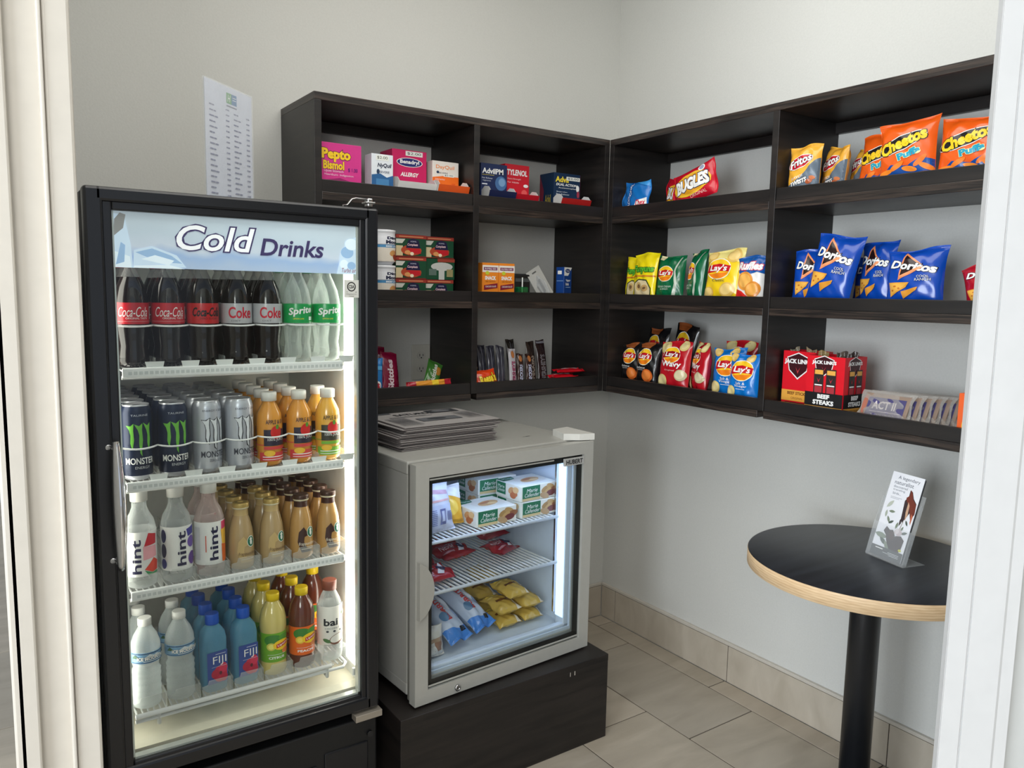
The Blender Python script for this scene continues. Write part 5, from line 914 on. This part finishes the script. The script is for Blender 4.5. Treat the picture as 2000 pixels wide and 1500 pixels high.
for k, (x, y, a, b, lab) in enumerate(((.140, .130, 4, 0, 'red wrapped ice cream at the front left of the middle freezer shelf'), (.135, .240, -6, 0, 'red wrapped ice cream behind the front left one'), (.305, .265, 8, 0, 'red wrapped ice cream near the middle of the shelf'), (.300, .360, 6, 0, 'dark red wrapped ice cream at the back of the middle shelf'), (.470, .215, 28, 6, 'red wrapped ice cream alone at the right of the middle shelf'), (.525, .36, 10, 0, 'red wrapped ice cream in the far right corner of the shelf'))):
    g = bag(.135, .085, .030, rc, [('t', 'Nestle', -.14, .1, .4, .26, (226, 200, 206), {'sh': .2}), ('p', [(.05, -.3), (.3, .35), (.4, .2), (.2, -.36)], (226, 226, 236)), ('e', .24, .0, .1, .2, (50, 44, 80)), ('r', -.4, -.3, -.05, -.2, (214, 150, 160))], 310+k, side=True, wr=2)
    fput(g, 'frozen_snack_pack', x, y-.03, .5635+.016, (-80, b, a), lab, 'frozen food', None)
wb = (190, 202, 224)
g0 = None
for k, (x, y, zz, rx, a, lab) in enumerate(((.125, .222, .004, -66, 4, 'blue and white wrapped burrito, leftmost of the pile'), (.232, .160, .004, -64, 12, 'blue and white wrapped burrito, centre front of the pile'), (.262, .395, .002, -36, 10, 'blue and white wrapped burrito, centre rear of the pile'), (.342, .190, .004, -64, 16, 'blue and white wrapped burrito against the yellow packs'))):
    g = bag(.092, .210, .060, wb, [('t', 'BURRITO', -.05, .06, .2, .52, (200, 60, 60), {'vert': 1, 'b': .04}), ('e', -.2, -.12, .16, .08, (90, 130, 170)), ('p', [(-.5, -.5), (.5, -.5), (.5, -.3), (.1, -.36), (-.5, -.28)], (70, 130, 210)), ('r', .1, -.40, .34, -.34, (24, 26, 34)), ('e', .22, .12, .12, .18, (226, 230, 240)), ('e', .3, -.1, .1, .1, (150, 170, 210))], 330+k, wr=2.2, rag=2)
    o = fput(g, 'wrapped_burrito', x-.01, y-.06, fz0+.030+zz, (rx, 0, a), lab)
g = bag(.11, .095, .045, (216, 214, 210), [('r', -.4, .0, .4, .12, (176, 150, 128)), ('r', .1, -.3, .36, .0, (160, 120, 100)), ('p', [(-.5, -.5), (.3, -.5), (.1, -.1), (-.5, -.2)], (236, 234, 230))], 350, wr=2)
fput(g, 'wrapped_sandwich', .112, .110, fz0+.004, (-8, 0, 4), 'clear-wrapped white sandwich pack in the lower left corner of the freezer')
yc = (206, 172, 84)
lv = 0
for k, (x, y, zz, a, lab) in enumerate(((.450, .17, 0, 8, 'front left'), (.545, .17, 0, 8, 'front right'), (.450, .17, .043, 8, 'front left'), (.545, .17, .043, 8, 'front right'), (.450, .30, .0, 8, 'rear left'), (.450, .30, .047, 8, 'rear left'), (.49, .175, .086, 10, 'front middle'), (.48, .31, .096, 8, 'rear middle'))):
    g = bag(.086, .115, .040, yc, [('r', .3, -.5, .46, .5, (224, 214, 196)), ('r', -.3, -.1, .2, .0, (120, 80, 50)), ('r', -.4, .2, .1, .28, (224, 196, 110)), ('e', -.1, .36, .3, .06, (236, 206, 90))], 360+k, side=True, wr=1.5)
    fput(g, 'frozen_sandwich', x-.022, y-.045, fz0+.020+zz, (-86, 0, a-8), 'tan and yellow wrapped sandwich, %s layer of the pile, %s' % (['bottom', 'middle', 'top'][round(zz/.043)], lab), 'frozen food', None)
# ------------------------------------------------------------------ round table and brochure holder
TX, TY, TR, TZ = -.336, -1.405, .302, .742; TT = .038
tb = tag(thing('round_table', (TX, TY, 0)), 'round black-topped pedestal table with a plywood edge by the right wall', 'table')
LAM = streak('black_laminate', (27, 30, 36), (40, 44, 52), 5, (.5, 9, 1), .34, bump=.08)
def ply():
    m = bpy.data.materials.new('plywood_edge'); m.use_nodes = True; nt = m.node_tree; b = nt.nodes['Principled BSDF']; L = nt.links.new
    tc = nt.nodes.new('ShaderNodeTexCoord'); wv = nt.nodes.new('ShaderNodeTexWave'); wv.wave_type = 'BANDS'; wv.bands_direction = 'Z'; wv.inputs['Scale'].default_value = 50; wv.inputs['Distortion'].default_value = .4
    mp = nt.nodes.new('ShaderNodeMapping'); mp.inputs['Scale'].default_value = (18, 18, 160); n = nt.nodes.new('ShaderNodeTexNoise'); n.inputs['Scale'].default_value = 1.6
    r = nt.nodes.new('ShaderNodeValToRGB'); r.color_ramp.elements[0].color = (*lin((188, 150, 108)), 1); r.color_ramp.elements[1].color = (*lin((232, 204, 164)), 1)
    ad = nt.nodes.new('ShaderNodeMath'); ad.operation = 'MULTIPLY_ADD'; ad.inputs[1].default_value = .3
    L(tc.outputs['Object'], wv.inputs[0]); L(tc.outputs['Object'], mp.inputs[0]); L(mp.outputs[0], n.inputs[0]); L(wv.outputs[0], ad.inputs[0]); L(n.outputs[0], ad.inputs[2]); L(ad.outputs[0], r.inputs[0]); L(r.outputs[0], b.inputs['Base Color']); b.inputs['Roughness'].default_value = .5; return m
g = G(); PL = ply(); g.lathe([(TR-.002, TZ-TT, PL), (TR, TZ-TT+.0015, PL), (TR, TZ-.0022, PL), (TR-.0008, TZ-.0008, LAM), (TR-.004, TZ, LAM), (.0005, TZ, LAM)], PL, 96, False)
g.lathe([(.0005, TZ-TT), (TR-.002, TZ-TT)], BLACKM, 96, False); o = g.build('tabletop', tb)
g = G(); g.lathe([(.038, .014), (.038, TZ-TT-.004), (.038, TZ-TT-.0002)], M((22, 24, 28), .38), 40); g.build('column', tb)
g = G(); g.lathe([(.215, 0), (.218, .006), (.212, .012), (.06, .018), (.045, .024)], M((24, 26, 30), .45), 48); g.build('base', tb)
g = G(); g.box(-.12, -.12, TZ-TT-.005, .12, .12, TZ-TT-.0002, BLACKM, .001); g.build('mounting_plate', tb)
A_ = Vector((-.307, -1.376, TZ)); B_ = Vector((-.336, -1.491, TZ)); ang = math.atan2(B_.y-A_.y, B_.x-A_.x); w_ = (B_-A_).length
bh_ = tag(thing('brochure_holder', ((A_.x+B_.x)/2, (A_.y+B_.y)/2, TZ+.0003), (0, 0, ang)), 'clear acrylic brochure holder standing on the round table', 'holder')
th_ = .002
def sheet(g, pts, x0, x1, m=ACRYL, t=.0018):
    """pts: profile (y, z) polyline, extruded along x with thickness t"""
    for (ya, za), (yb2, zb2) in zip(pts, pts[1:]):
        d = math.hypot(yb2-ya, zb2-za); ny_, nz_ = -(zb2-za)/d*t, (yb2-ya)/d*t; g.prism([(ya, za), (yb2, zb2), (yb2+ny_, zb2+nz_), (ya+ny_, za+nz_)], x0, x1, m, 'x')
hw_ = w_/2
g = G(); sheet(g, [(.075, .0002), (0, .0002)], -hw_, hw_); sheet(g, [(.012, .004), (.062, .175)], -hw_, hw_); g.build('back_panel', bh_)
g = G(); sheet(g, [(-.0, .0022), (.0232, .088)], -hw_, hw_); g.build('front_panel', bh_)
for sx in (-hw_, hw_-.0016): g = G(); g.prism([(.0, .002), (.012, .002), (.055, .15), (.047, .155), (.0232, .088)], sx, sx+.0016, ACRYL, 'x'); g.build('side_panel', bh_)
# brochures between the panels
br_ = thing('brochure'); g = G(); lean = math.atan2(.050, .171); bw, bhh = .098, .222
for k in range(5): g.box(-bw/2, -.0005+.0012*k, 0, bw/2, .0005+.0012*k, bhh-.001*k, M((236, 238, 244), .5) if k == 0 else M((60, 62, 66), .5))
brn = (120, 60, 48); dkb = (66, 54, 56); lf = (130, 142, 124); lf2 = (86, 98, 88)
def leaf(x, y, r_, q, c_): return ('p', [(x+r_*math.cos(q)*a-r_*.9*math.sin(q)*b, (y+(r_*math.sin(q)*a+r_*.9*math.cos(q)*b)*.45)) for a, b in ((-1, 0), (-.5, .32), (.1, .4), (.6, .25), (1, 0), (.6, -.25), (.1, -.4), (-.5, -.32))], c_)
it = [('t', 'A legendary', .05, .44, .68, .05, (70, 76, 92)), ('t', 'naturalist', -.06, .385, .6, .045, (80, 86, 100)), ('t', 'discovered', -.14, .335, .44, .03, (110, 116, 130)), ('t', 'traveling', -.16, .295, .38, .03, (110, 116, 130)), ('t', 'birds...', -.2, .255, .26, .028, (110, 116, 130)), ('r', -.36, .205, .0, .209, (150, 154, 166)), ('r', -.36, .19, -.08, .194, (150, 154, 166)),
    ('p', [(.18, .335), (.26, .32), (.34, .25), (.46, .2), (.49, .08), (.42, .02), (.36, .1), (.28, .02), (.2, -.05), (.14, -.02), (.12, .1), (.1, .2), (.18, .26)], dkb), ('p', [(.2, .34), (.27, .3), (.33, .24), (.46, .19), (.48, .1), (.44, -.02), (.3, .12), (.26, .16), (.16, .2), (.12, .24), (.2, .27)], brn), ('p', [(.22, .2), (.28, .16), (.3, .05), (.26, -.02), (.22, .08)], (206, 168, 140)), ('p', [(.4, .08), (.46, .05), (.45, -.05), (.42, -.02)], (196, 110, 80)), ('p', [(.15, .0), (.18, -.06), (.13, -.1), (.12, -.03)], dkb),
    ('p', [(.22, -.03), (.24, -.03), (.2, -.14), (.18, -.13)], (170, 160, 150)), leaf(-.3, .12, .14, .9, (190, 196, 184)), leaf(-.18, .04, .1, .1, lf), leaf(-.34, .0, .1, 1.6, (170, 178, 164)), leaf(-.22, -.06, .1, -1.0, lf), leaf(-.12, -.08, .09, .6, lf2), leaf(.08, -.1, .1, 1.4, lf), leaf(.34, -.04, .08, -1., lf2), leaf(.26, -.12, .08, 1.2, lf), leaf(.36, -.16, .1, .4, lf2), ('e', .18, -.17, .12, .04, (200, 186, 190)), ('e', .14, -.16, .06, .03, (222, 214, 216)),
    leaf(-.3, -.26, .2, -.1, lf), leaf(-.18, -.32, .16, -.5, lf2), leaf(-.05, -.36, .16, -.9, lf), ('p', [(-.2, -.14), (-.08, -.17), (.02, -.16), (.12, -.22), (.3, -.2), (.42, -.24), (.4, -.34), (.3, -.44), (.1, -.42), (.0, -.36), (-.1, -.3), (-.16, -.24), (-.26, -.2)], dkb), ('p', [(-.1, -.18), (.06, -.18), (.1, -.26), (-.02, -.28)], (84, 62, 60)), ('p', [(.1, -.18), (.16, -.2), (.12, -.23)], (226, 226, 230)),
    ('r', -.5, -.5, .5, -.385, (84, 88, 90)), ('r', -.36, -.415, -.12, -.405, Wt), ('r', .05, -.43, .4, -.424, (200, 204, 206)), ('r', -.1, -.445, .4, -.44, (200, 204, 206)), ('r', .1, -.46, .4, -.455, (200, 204, 206)), ('e', .38, -.36, .05, .015, (200, 200, 60))]
art(g, flat((0, -.0005, bhh/2), (1, 0, 0), (0, 0, 1)), it, bw, bhh, h0=.0001, dh=.00003); gb = g
o = gb.build('brochure'); bpy.data.objects.remove(br_)
mw = Matrix.Translation(Vector(bh_.location)) @ Matrix.Rotation(ang, 4, 'Z') @ Matrix.Translation(Vector((0, .0033, .0064))) @ Matrix.Rotation(-lean, 4, 'X')
o.matrix_world = mw; tag(o, 'folded white brochure with plants and a brown bird, in the acrylic holder', 'brochure')
